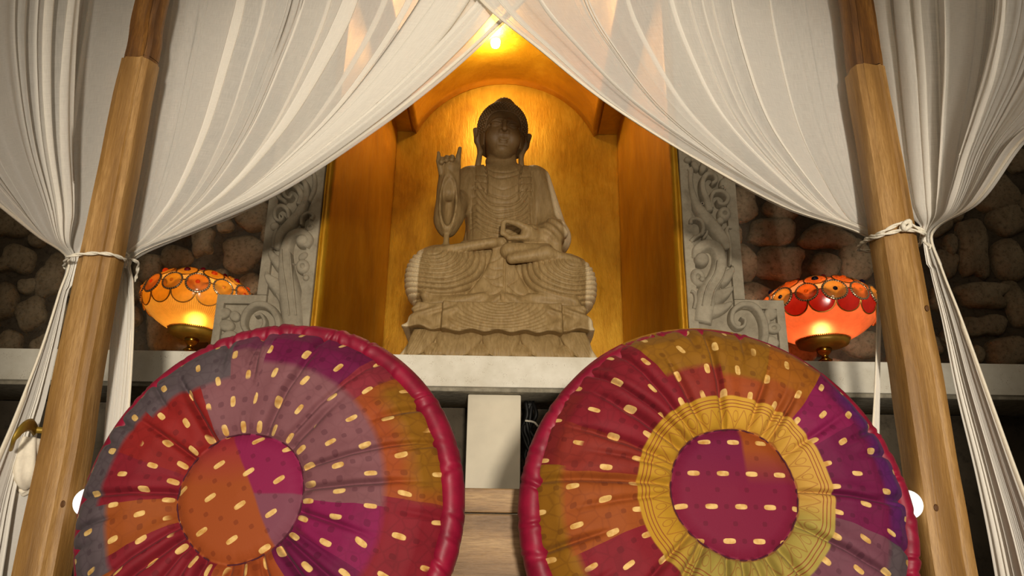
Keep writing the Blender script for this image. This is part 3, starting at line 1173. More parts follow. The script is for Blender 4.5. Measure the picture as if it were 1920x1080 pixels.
# ------------------------------------------------------------------ mosaic lamps
def glass_mat(name, col, trans=0.35, rough=0.5, ribs=False, pale=None):
    """thin coloured glass: scatters the bulb's light through, partly clear enough to show the hot bulb behind it"""
    t = NT(name)
    v = t.coord()
    n = t.noise(v, 45, 4, 0.65)
    c = t.mix(t.ramp(n, [(0.35, 0.30), (0.65, 0.0)]), col, tuple(q * .55 for q in col[:3]) + (1,))
    if pale:
        zz = t.sep(v)[2]
        c = t.mix(t.ramp(zz, [(.180, 0.0), (.200, 1.0)]), c, pale)
    if ribs:
        x, y, z = t.sep(v)
        a = t.math('ARCTAN2', y, x)
        r = t.math('SINE', t.math('MULTIPLY', a, 150))
        c = t.mix(t.ramp(r, [(0.35, 0.45), (0.7, 0.0)]), c, tuple(q * .45 for q in col[:3]) + (1,))
    tr = t.n('BsdfTranslucent')
    t.put(tr.inputs[0], c)
    rf = t.n('BsdfRefraction')
    t.put(rf.inputs['Color'], c)
    rf.inputs['Roughness'].default_value = rough
    rf.inputs['IOR'].default_value = 1.22
    gl = t.n('BsdfGlossy')
    gl.inputs['Roughness'].default_value = 0.18
    df = t.n('BsdfDiffuse')
    t.put(df.inputs[0], c)

    def mixs(f, a, b):
        m = t.n('MixShader')
        t.put(m.inputs[0], f)
        t.put(m.inputs[1], a)
        t.put(m.inputs[2], b)
        return m.outputs[0]
    s = mixs(trans, tr.outputs[0], rf.outputs[0])
    s = mixs(0.25, s, df.outputs[0])
    fr = t.n('Fresnel')
    fr.inputs[0].default_value = 1.45
    s = mixs(fr.outputs[0], s, gl.outputs[0])
    return t.done(s)


M_AMBER = glass_mat('amber_ribbed_glass', (1.0, .55, .10, 1), .42, .95, True, (1.0, .62, .20, 1))
M_REDG = glass_mat('coral_glass', (1.0, .27, .13, 1), .42, .95, False, (1.0, .42, .26, 1))
M_ORANGED = glass_mat('orange_glass_disc', (1.0, .50, .12, 1), .10, .4)
M_YELLOWD = glass_mat('yellow_glass_disc', (1.0, .95, .22, 1), .10, .4)
M_AMBERD = glass_mat('amber_glass_disc', (1.0, .70, .12, 1), .10, .4)
M_CRIMSOND = glass_mat('crimson_glass_disc', (.40, .05, .05, 1), .10, .4)
M_BEADO = glass_mat('orange_bead', (1.0, .22, .06, 1), .2, .3)
M_BEADY = glass_mat('yellow_bead', (1.0, .62, .10, 1), .2, .3)
M_BEADR = simple('ruby_bead', srgb(130, 10, 30), .12, 0, 40, .2, 0, .7)
M_BEADB = simple('midnight_bead', srgb(26, 18, 44), .10, 0, 40, .2, 0, .8)


def mat_beading():
    t = NT('mirror_beading')
    x, y, z = t.sep(t.coord())
    a = t.math('ARCTAN2', y, x)
    s = t.math('ADD', t.math('MULTIPLY', t.math('SINE', t.math('MULTIPLY', a, 30)), .5), .5)
    c = t.ramp(s, [(0.12, srgb(70, 46, 24)), (0.30, srgb(236, 208, 166))])
    return t.done(t.pbsdf(c, 0.22, 0.65, None, 0.6))


M_BEADING = mat_beading()
M_GILTWIRE = simple('gilt_wire', srgb(190, 140, 66), .3, .8, 60, .3, .1)

R0 = .205
PROF = [(.086, .084), (.102, .090), (.134, .107), (.168, .132), (.192, .158), (.203, .183), (.2055, .200), (.203, .221), (.195, .245),
        (.180, .268), (.156, .289), (.122, .306), (.080, .318), (.040, .324), (.016, .325)]
PR = spline(PROF, 60)


def prof_at(s):
    """point and outward normal (r, z) at fraction s along the shade's profile"""
    i = min(max(s, 0), 1) * (len(PR) - 1)
    k = int(min(i, len(PR) - 2))
    f = i - k
    p = PR[k] * (1 - f) + PR[k + 1] * f
    d = PR[k + 1] - PR[k]
    n = np.array([d[1], -d[0]])
    return p, n / np.linalg.norm(n)


SZ = np.interp


def s_at_z(z):
    return float(np.interp(z, PR[:, 1], np.linspace(0, 1, len(PR))))


def disc_vf(r, h, n=20):
    return lathe([(r, 0), (r * .88, h * .5), (r * .62, h * .8), (r * .30, h * .95), (0.0005, h)], n)


def place(o, root, ang, s, lift, scale=1.0):
    p, nn = prof_at(s)
    nv = Vector((math.cos(ang) * nn[0], math.sin(ang) * nn[0], nn[1]))
    pos = Vector((math.cos(ang) * p[0], math.sin(ang) * p[0], p[1])) + nv * lift
    up = Vector((0, 0, 1))
    xax = up.cross(nv).normalized()
    yax = nv.cross(xax)
    M = Matrix((xax, yax, nv)).transposed().to_4x4()
    o.matrix_local = Matrix.Translation(pos) @ M @ Matrix.Scale(scale, 4)


def shared(name, vf, mat):
    me = bpy.data.meshes.new(name)
    me.from_pydata([tuple(q) for q in vf[0]], [], vf[1])
    me.polygons.foreach_set('use_smooth', [True] * len(me.polygons))
    me.materials.append(mat)
    return me


def mosaic_lamp(label, loc, rot, M_SH, kinds, M_SCALLOP, bead_top, phase, scl):
    L = empty('mosaic_lamp', loc, rot)
    L.scale = scl
    tag(L, label, 'lamp')
    # turned foot, stem ball, dull bowl
    v, f = lathe([(0, -.055), (.056, -.055), (.058, -.051), (.050, -.045), (.026, -.036), (.014, -.020), (.013, -.004), (.024, .002), (.026, .006), (.018, .011), (.013, .016), (.012, .024),
                  (.020, .032), (.027, .042), (.028, .052), (.024, .056), (.016, .059), (.0, .059)], 40)
    mesh('stem', v, f, M_BRASS, L)
    v, f = lathe([(0, .056), (.040, .057), (.074, .060), (.088, .066), (.092, .073), (.093, .0845), (.089, .0845), (.088, .074), (.06, .067), (0, .065)], 56)
    mesh('bowl', v, f, M_BRASSDULL, L)
    v, f = lathe([tuple(q) for q in PR] + [(.0, .3252)], 72)
    sh = mesh('shade', v, f, M_SH, L)
    # beaded collar where the glass meets the bowl
    vs, fs = [], []
    n = 84
    for i in range(n):
        a = 2 * PI * i / n
        c, s_ = math.cos(a), math.sin(a)
        o = len(vs)
        for dr, dz, dt in ((-.001, .0835, -.0024), (.0065, .0835, -.0024), (.0065, .0905, -.0024), (-.001, .0905, -.0024),
                           (-.001, .0835, .0024), (.0065, .0835, .0024), (.0065, .0905, .0024), (-.001, .0905, .0024)):
            r = .0905 + dr
            vs.append((c * r - s_ * dt, s_ * r + c * dt, dz))
        fs += [tuple(o + k for k in q) for q in ((0, 1, 2, 3), (7, 6, 5, 4), (0, 4, 5, 1), (1, 5, 6, 2), (2, 6, 7, 3), (3, 7, 4, 0))]
    v2, f2 = torus_vf(.0905, .0030, 60, 6)
    mesh('beaded_collar', *join_vf((vs, fs), xf((v2, f2), Matrix.Translation((0, 0, .0845)))), M_GILTWIRE, L, smooth=False)
    r1 = .041
    me_disc = {k: shared('disc', disc_vf(r1, .009), m) for k, m in kinds.items()}
    me_rim = shared('beaded_rim', join_vf(torus_vf(r1 + .001, .0045, 36, 6)), M_BEADING)
    me_rim2 = shared('wire_rim', join_vf(torus_vf(r1 + .001, .0028, 36, 6), torus_vf(r1 * .60, .0016, 28, 5)), M_GILTWIRE)
    bead_vf = lathe([(.009, 0), (.0075, .0035), (.004, .006), (0.0003, .0065)], 14)
    me_bead = {k: shared('bead', bead_vf, m) for k, m in (('o', M_BEADO), ('y', M_BEADY), ('r', M_BEADR), ('b', M_BEADB))}
    me_scal = shared('scallop', disc_vf(.044, .004, 22), M_SCALLOP)
    me_srim = shared('scallop_rim', torus_vf(.0445, .0026, 36, 6), M_GILTWIRE)
    N = 14

    def part(name, me, par):
        o = bpy.data.objects.new(name, me)
        COL.objects.link(o)
        o.parent = par
        return o
    sA, sB, sC = s_at_z(.226), s_at_z(.281), s_at_z(.190)
    order = list(kinds.keys())
    for k in range(N):
        a = phase + 2 * PI * k / N
        kk = order[k % 2]
        o = part('medallion', me_disc[kk], L)
        big = 1.0 if k % 2 == 0 else .90
        place(o, L, a, sA, .008, big)
        part('beaded_rim', me_rim, o)
        b = part('bead', me_bead[{'Y': 'b', 'O': 'y', 'A': 'o', 'Q': 'y'}[kk]], o)
        b.location = (0, 0, .0075)
        q = part('scallop', me_scal, L)
        place(q, L, a + PI / N, sC, -.001, 1.0)
        part('wire_rim', me_srim, q)
    N2 = 11
    me_up = shared('disc', disc_vf(r1 * .92, .005), kinds[order[-1]])
    for k in range(N2):
        a = phase + .2 + 2 * PI * k / N2
        o = part('medallion', me_up, L)
        place(o, L, a, sB, .006, .94)
        part('wire_rim', me_rim2, o)
        b = part('bead', me_bead[bead_top[k % len(bead_top)]], o)
        b.location = (0, 0, .005)
        b.scale = (1.5, 1.5, 1.7)
    N3 = 7
    for k in range(N3):
        o = part('medallion', me_up, L)
        place(o, L, phase + 2 * PI * k / N3, s_at_z(.313), .002, .8)
        part('wire_rim', me_rim2, o)
        b = part('bead', me_bead[bead_top[0] if bead_top[0] in 'rb' else 'r'], o)
        b.location = (0, 0, .005)
        b.scale = (1.6, 1.6, 2.2)
    # the lit bulb inside, low down in the shade
    v, f = lathe([(.011, .070), (.011, .105), (.018, .120), (.024, .138), (.022, .153), (.013, .163), (0, .165)], 20)
    mesh('bulb', v, f, M_LAMPBULB, L)
    return L


LF = P(354, 668, 2.835)
mosaic_lamp('round amber mosaic glass lamp on a brass foot at the left post', (LF.x * 2.93 / 2.835, 2.93, ZL + .0545), (0, math.radians(2.5), math.radians(12)), M_AMBER,
            {'A': M_ORANGED, 'Q': M_AMBERD}, M_AMBERD, 'or', .33, (.97, .97, .93))
RF = P(1548, 678, 2.835)
mosaic_lamp('round coral red mosaic glass lamp with yellow discs by the right post', (RF.x * 2.93 / 2.835, 2.93, ZL + .0535), (0, math.radians(-1.0), math.radians(-4)), M_REDG,
            {'Y': M_YELLOWD, 'O': M_ORANGED}, M_CRIMSOND, 'yb', .20, (1.03, 1.03, .95))

# ------------------------------------------------------------------ carved stone panels either side of the alcove
YR = 2.735  # carved face; the panel is a slab about 4 cm thick


def ribbon_vf(pts, widths, height, n=40, m=9, flat=.55, end=True):
    """raised band along a path given in the wall plane (x, z): rounded across, tapering along"""
    p = spline(pts, n)
    w = np.interp(np.linspace(0, 1, n), np.linspace(0, 1, len(widths)), widths) / 2
    tg = np.gradient(p, axis=0)
    tg /= np.linalg.norm(tg, axis=1)[:, None] + 1e-9
    nr = np.stack([-tg[:, 1], tg[:, 0]], 1)
    vs, fs = [], []
    for i in range(n):
        for k in range(m):
            u = -1 + 2 * k / (m - 1)
            h = height * (1 - abs(u) ** 5) ** flat * min(1, w[i] / (.5 * max(w)) + .35)
            q = p[i] + nr[i] * (w[i] * u)
            vs.append((q[0], -h, q[1]))
    for i in range(n - 1):
        for k in range(m - 1):
            a = i * m + k
            fs.append((a, a + 1, a + m + 1, a + m))
    if end:
        for i0 in (0, n - 1):
            o = len(vs)
            vs.append((p[i0][0], 0, p[i0][1]))
            for k in range(m - 1):
                fs.append((i0 * m + k, i0 * m + k + 1, o) if i0 else (i0 * m + k + 1, i0 * m + k, o))
    return vs, fs


def dome_vf(c, rx, rz, h, ang=0, hole=0, n=24):
    vs, fs = [], []
    ca, sa = math.cos(ang), math.sin(ang)
    prof = [(1, 0), (.97, .55), (.85, .85), (.6, .98), (.35, 1.0)]
    if hole:
        prof += [(.30, .95), (.24, .3), (.0, .25)]
    else:
        prof += [(0.0, 1.02)]
    m = len(prof)
    for i in range(n):
        a = 2 * PI * i / n
        for r, q in prof:
            x, z = r * rx * math.cos(a), r * rz * math.sin(a)
            vs.append((c[0] + ca * x - sa * z, -h * q, c[1] + sa * x + ca * z))
    for i in range(n):
        j = (i + 1) % n
        for k in range(m - 1):
            fs.append((i * m + k, j * m + k, j * m + k + 1, i * m + k + 1))
    return vs, fs


def relief(side, label, crop, rails, panelpoly, items, holes):
    """crop = (x offset, y offset, scale): turns measured crop pixels into places on the panel's face"""
    root = empty('carved_panel', (0, 0, 0))
    tag(root, label, 'relief')
    k = Vector((0, YR, 0))
    to = lambda c: P(crop[0] + c[0] / crop[2], crop[1] + c[1] / crop[2], YR)
    xz = lambda c: (to(c).x, to(c).z)
    # pixel scale for widths
    pw = abs(P(crop[0] + 100 / crop[2], 480, YR).x - P(crop[0], 480, YR).x) / 100
    # back slabs
    for (x0, x1, z0, z1) in panelpoly:
        bm_obj('slab', box_bm(x0, x1, YR - .004, YR + .018, z0, z1, .0), M_CARVED, root, smooth=False)
    for (x0, x1, z0, z1) in rails:
        r = bm_obj('frame_rail', box_bm(x0, x1, YR - .024, YR + .016, z0, z1, .004, 2), M_CARVED, root)
        sharp(r)
    for it in items:
        typ, nm = it[0], it[1]
        if typ == 'r':
            _, _, pts, ws, h = it
            vf = ribbon_vf([xz(c) for c in pts], [w * pw for w in ws], h, n=14 * len(pts))
        else:
            _, _, c, rx, rz, h, an, hole = it
            vf = dome_vf(xz(c), rx * pw, rz * pw, h * (.62 if 'lobe' in nm or 'petal' in nm else .9), an, hole)
        o = mesh(nm, vf[0], vf[1], M_CARVED, root)
        o.location = (0, YR - .0035, 0)
    return root


# left panel (measured in a crop whose corner is at 460,280)
LC = (460, 280, 3.175)
lx = lambda px, py=480: P(px, py, YR).x
lz = lambda py, px=500: P(px, py, YR).z
zs = ZL + .001
zL = lz(556, 450)
XL0, XL1 = lx(407, 590), NX0 - .006
XV0 = lx(487, 540)
ztop = 3.05
relief('left', 'grey carved stone scroll panel on the left side of the golden alcove', LC,
       [(XV0, XV0 + .036, zL + .0005, ztop), (XL1 - .040, XL1, zs, ztop), (XL0, XV0 + .036, zL - .034, zL), (XL0, XL0 + .028, zs, zL - .03)],
       [(XV0 + .002, XL1 - .002, zs, ztop), (XL0 + .002, XV0 + .002, zs, zL - .002)],
       [('r', 'acanthus_stem', [(300, 1130), (290, 1000), (268, 860), (250, 720), (252, 610), (290, 530), (350, 515), (392, 555), (370, 600)], [130, 135, 145, 135, 105, 84, 68, 60, 60], .038),
        ('d', 'scroll_ball', (352, 565), 40, 40, .050, 0, 0),
        ('r', 'leaf_lobe', [(270, 730), (215, 690), (170, 645), (158, 600)], [110, 95, 60, 14], .034), ('r', 'leaf_lobe', [(265, 870), (195, 820), (148, 775), (134, 735)], [130, 110, 70, 14], .034), ('r', 'leaf_lobe', [(275, 1000), (245, 930), (210, 885), (190, 860)], [80, 70, 50, 14], .030),
        ('r', 'stem_vein', [(280, 1010), (262, 870), (240, 720), (236, 620)], [14, 16, 14, 8], .046), ('r', 'stem_vein', [(320, 1010), (305, 870), (292, 740), (285, 640)], [14, 16, 14, 8], .046),
        ('r', 'upper_stem', [(200, 610), (215, 530), (265, 470), (315, 415), (352, 350), (374, 280), (362, 215), (320, 185), (270, 175)], [44, 62, 74, 76, 66, 52, 42, 36, 24], .032),
        ('r', 'outer_tendril', [(392, 330), (420, 260), (424, 190), (410, 140), (425, 110)], [26, 36, 34, 30, 40], .034),
        ('r', 'spiral_scroll', [(330, 350), (345, 300), (320, 250), (275, 235), (245, 262), (250, 300), (278, 312), (292, 292)], [40, 44, 44, 42, 36, 30, 26, 22], .038),
        ('r', 'spiral_shell', [(250, 330), (212, 300), (200, 250), (215, 205), (250, 190)], [30, 38, 38, 32, 20], .030),
        ('r', 'small_curl', [(270, 430), (262, 380), (225, 355), (190, 378), (190, 425), (220, 445), (238, 420), (222, 405)], [26, 32, 36, 34, 30, 26, 22, 18], .032),
        ('d', 'leaf_bud', (185, 475), 28, 30, .034, 0, 0), ('r', 'small_stem', [(175, 600), (180, 540), (195, 490)], [30, 34, 26], .026),
        ('r', 'small_curl', [(345, 470), (350, 425), (385, 400), (415, 415), (405, 440)], [22, 26, 28, 28, 24], .036), ('d', 'leaf_bud', (395, 480), 30, 22, .030, .4, 1),
        ('d', 'teardrop', (352, 712), 42, 48, .038, .3, 1), ('d', 'leaf_bud', (372, 780), 20, 20, .036, 0, 0), ('d', 'leaf_bud', (355, 650), 34, 24, .030, .6, 0),
        ('r', 'corner_scroll', [(215, 1090), (200, 1010), (150, 950), (80, 940), (20, 985), (5, 1060), (40, 1110), (100, 1100), (130, 1050), (110, 1000), (75, 1005)], [44, 46, 48, 48, 46, 44, 40, 36, 32, 26, 22], .038),
        ('d', 'rosette_petal', (-125, 985), 46, 34, .034, .5, 0), ('d', 'rosette_petal', (-105, 1055), 50, 36, .036, -.2, 0), ('d', 'rosette_petal', (-55, 1000), 36, 30, .032, -.8, 0),
        ('d', 'rosette_petal', (-90, 1120), 50, 36, .034, .2, 0)], None)
# drilled dots are small dark hollows in the upper stems
RC = (1270, 280, 3.6)
XR0 = NX1 + .006
XV1 = lx(1392, 540)
zR = lz(566, 1430)
XR2 = lx(1470, 610)
relief('right', 'grey carved stone scroll panel on the right side of the golden alcove', RC,
       [(XV1 - .040, XV1, zR + .0005, ztop), (XR0, XR0 + .036, zs, ztop), (XV1 - .04, XR2, zR - .034, zR), (XR2 - .030, XR2, zs, zR - .03)],
       [(XR0 + .002, XV1 - .002, zs, ztop), (XV1 - .002, XR2 - .002, zs, zR - .002)],
       [('r', 'acanthus_stem', [(160, 1180), (180, 1060), (205, 960), (250, 880), (275, 800), (272, 725), (235, 672), (175, 665), (125, 700), (118, 755)], [130, 140, 140, 128, 112, 104, 98, 92, 84, 76], .038),
        ('d', 'scroll_ball', (150, 765), 52, 50, .052, 0, 0),
        ('r', 'leaf_lobe', [(265, 910), (318, 872), (352, 835), (364, 800)], [110, 100, 64, 14], .034), ('r', 'leaf_lobe', [(225, 1020), (300, 990), (345, 962), (370, 940)], [120, 105, 64, 14], .034), ('r', 'leaf_lobe', [(205, 1110), (290, 1085), (340, 1060), (366, 1040)], [100, 90, 60, 14], .030),
        ('r', 'stem_vein', [(150, 1080), (180, 960), (235, 860), (250, 780)], [14, 16, 14, 8], .047), ('r', 'stem_vein', [(210, 1080), (235, 980), (290, 890), (315, 820)], [14, 16, 14, 8], .044),
        ('r', 'upper_stem', [(330, 690), (290, 610), (235, 540), (170, 460), (120, 390), (90, 310), (78, 230), (80, 165), (70, 150)], [60, 92, 100, 98, 84, 62, 46, 40, 52], .032),
        ('r', 'hook_scroll', [(205, 440), (185, 370), (160, 300), (160, 235), (190, 195), (235, 200), (245, 240), (222, 258)], [60, 62, 56, 48, 46, 44, 40, 34], .040),
        ('r', 'side_scroll', [(222, 420), (215, 360), (235, 315), (285, 310), (325, 345), (310, 390), (270, 392), (258, 366)], [22, 30, 36, 40, 42, 40, 34, 28], .038),
        ('d', 'leaf_lobe', (305, 250), 32, 54, .036, -.25, 0), ('d', 'leaf_bud', (290, 280), 16, 16, .044, 0, 1),
        ('d', 'teardrop', (305, 455), 48, 56, .038, -.3, 1), ('d', 'small_ball', (275, 505), 28, 28, .044, 0, 0),
        ('r', 'side_tendril', [(342, 800), (345, 700), (335, 620), (318, 575), (330, 548), (352, 552)], [22, 26, 26, 28, 32, 28], .034),
        ('r', 'small_curl', [(150, 600), (162, 555), (150, 510), (115, 492), (82, 500), (78, 525)], [30, 32, 34, 34, 32, 34], .036), ('r', 'small_curl', [(80, 640), (105, 615), (135, 600), (150, 585)], [34, 32, 28, 20], .032),
        ('r', 'small_curl', [(165, 620), (185, 590), (190, 570)], [24, 26, 18], .028),
        ('d', 'teardrop', (128, 880), 52, 66, .038, .15, 1), ('d', 'small_ball', (150, 900), 20, 20, .048, 0, 0),
        ('r', 'small_curl', [(100, 1090), (112, 1030), (100, 985), (80, 975)], [28, 30, 30, 26], .034),
        ('d', 'leaf_bud', (60, 95), 30, 26, .038, 0, 0), ('d', 'leaf_bud', (110, 130), 26, 44, .032, .4, 0), ('d', 'leaf_bud', (165, 140), 26, 50, .032, -.3, 0), ('d', 'leaf_bud', (215, 160), 24, 44, .030, -.5, 0),
        ('r', 'corner_scroll', [(560, 1350), (575, 1260), (560, 1160), (505, 1080), (425, 1065), (365, 1105), (352, 1175), (385, 1220), (430, 1210), (440, 1170), (415, 1150)], [56, 58, 58, 56, 54, 50, 44, 38, 32, 28, 24], .038),
        ('d', 'rosette_petal', (620, 1120), 50, 42, .036, .6, 0), ('d', 'rosette_petal', (640, 1215), 54, 40, .038, 0, 1), ('d', 'rosette_petal', (625, 1305), 54, 40, .036, -.4, 0), ('d', 'rosette_petal', (590, 1165), 30, 40, .030, 0, 0)], None)
for root, crop, dots in ((0, LC, [(355, 355), (335, 390), (312, 420)]), (1, RC, [(155, 392), (178, 438), (210, 484)])):
    par = [o for o in COL.objects if o.name.startswith('carved_panel')][root]
    for c in dots:
        p = P(crop[0] + c[0] / crop[2], crop[1] + c[1] / crop[2], YR)
        # a drilled hole, rimmed
        v, f = torus_vf(.0052, .0022, 14, 6)
        o = mesh('drilled_hole', *xf((v, f), Matrix.Rotation(PI / 2, 4, 'X')), M_CARVED, par)
        v, f = lathe([(0, -.004), (.0052, -.004), (.0052, .002)], 12)
        h = mesh('hole_bottom', *xf((v, f), Matrix.Rotation(PI / 2, 4, 'X')), M_BLACK, o)
        o.location = (p.x, YR - .034, p.z)

# ------------------------------------------------------------------ bed posts
def squared_post(name_, x0, x1, y0, y1, z0, z1, cham, seed, mat, parent, taper=0.0, cut=0.0, n=44, lean=0.0):
    """a hewn square post: corners chamfered more and more towards the top, faces that wander a little"""
    nx, ny = vnoise(seed, n, 3, 5), vnoise(seed + 1, n, 3, 5)
    nw, ng = vnoise(seed + 2, n, 3, 5), vnoise(seed + 3, n, 3, 7)
    vs, fs = [], []
    cx, cy = (x0 + x1) / 2, (y0 + y1) / 2
    hx, hy = (x1 - x0) / 2, (y1 - y0) / 2
    for i in range(n):
        t = i / (n - 1)
        c = cham[0] + (cham[1] - cham[0]) * t + .001 * ng[i]
        s = 1 - taper * t + .008 * nw[i]
        k = .0018 if name_ == 'lower_post' else .001
        ring = [(-hx + c, -hy), (-hx * .5, -hy - .001), (hx * .25, -hy - .001), (hx * .38, -hy + k), (hx * .52, -hy - .0005), (hx - c, -hy), (hx - c * .3, -hy + c * .3), (hx, -hy + c),
                (hx + .001, 0), (hx, hy - c), (hx - c, hy), (-hx + c, hy), (-hx, hy - c), (-hx - .001, 0), (-hx, -hy + c), (-hx + c * .3, -hy + c * .3)]
        m = len(ring)
        for (x, y) in ring:
            z = z0 + (z1 - z0) * t
            if cut and i in (0, n - 1):
                z += cut * math.sin(9 * (x + y) / .1 + 3)
            vs.append((cx + lean * t + .0018 * nx[i] + x * s, cy + .0015 * ny[i] + y * s, z))
    for i in range(n - 1):
        for k in range(m):
            fs.append((i * m + k, i * m + (k + 1) % m, (i + 1) * m + (k + 1) % m, (i + 1) * m + k))
    fs.append(tuple(range(m))[::-1])
    fs.append(tuple((n - 1) * m + k for k in range(m)))
    o = mesh(name_, vs, fs, mat, parent)
    return sharp(o, 36)


def bed_post(label, xa, xb, depth, zj, seed, taper, lean):
    r = empty('bed_post', ((xa + xb) / 2, 1.8 + depth / 2, 0))
    tag(r, label, 'post')
    w, d = (xb - xa) / 2, depth / 2
    squared_post('lower_post', -w, w, -d, d, 0, zj, (.005, .030), seed, M_POST, r, taper, .004, 60, lean)
    k = 1 - taper
    squared_post('upper_post', -w * k * .95 + lean, w * k * .95 + lean, -d * k * .95, d * k * .95, zj + .003, 2.66, (.030, .030), seed + 9, M_POSTTOP, r, .03, .004, 30, lean * .3)
    # the dark joint between the two lengths
    squared_post('joint', -w * k * .9 + lean, w * k * .9 + lean, -d * k * .9, d * k * .9, zj - .004, zj + .012, (.028, .028), seed + 5, M_DARKMETAL, r, 0, 0, 4)
    return r


post_l = bed_post('left wooden bed post with a dark upper length and tied curtains', -1.063, -.964, .088, 2.050, 3, .10, -.002)
post_r = bed_post('right wooden bed post with a dark upper length and tied curtains', .921, 1.027, .106, 2.065, 23, .14, -.020)
# knots in the wood of the front faces
for par, px, py, yy in ((post_l, 118, 945, 1.80), (post_r, 1738, 578, 1.80), (post_r, 1755, 952, 1.80)):
    p = P(px, py, 1.8015)
    v, f = join_vf(torus_vf(.0040, .0012, 16, 6), lathe([(.0, .0), (.003, .0006), (.004, .0)], 14))
    o = mesh('knot', *xf((v, f), Matrix.Scale(1.5, 4, (0, 1, 0)) @ Matrix.Identity(4)), M_POSTTOP, par)
    o.rotation_euler = (PI / 2, 0, 0)
    o.location = Vector((p.x, 1.8004, p.z)) - par.location

# round white globe lights on the inner faces of the posts, behind the cushions
for par, px, py, sgn, lab in ((post_l, 166, 942, 1, 'small white globe light behind the left cushion'), (post_r, 1702, 946, -1, 'small white globe light behind the right cushion')):
    p = P(px, py, 1.805)
    xface = -.963 if sgn > 0 else .921
    g = empty('globe_light', (xface, 1.835, p.z))
    tag(g, lab, 'light')
    d = abs(p.x - xface)
    v, f = lathe([(0, -.031)] + [(.031 * math.cos(a), .031 * math.sin(a)) for a in np.linspace(-1.45, 1.45, 14)] + [(0, .031)], 28)
    o = mesh('globe', v, f, M_GLOBE, g)
    o.location = (sgn * max(d, .033), -.030, 0)
    mesh('mount', *tube_vf([(0, 0, 0), (sgn * .012, -.004, 0), (sgn * .022, -.018, 0)], [.015, .013, .013], 14), M_BRASS, g)

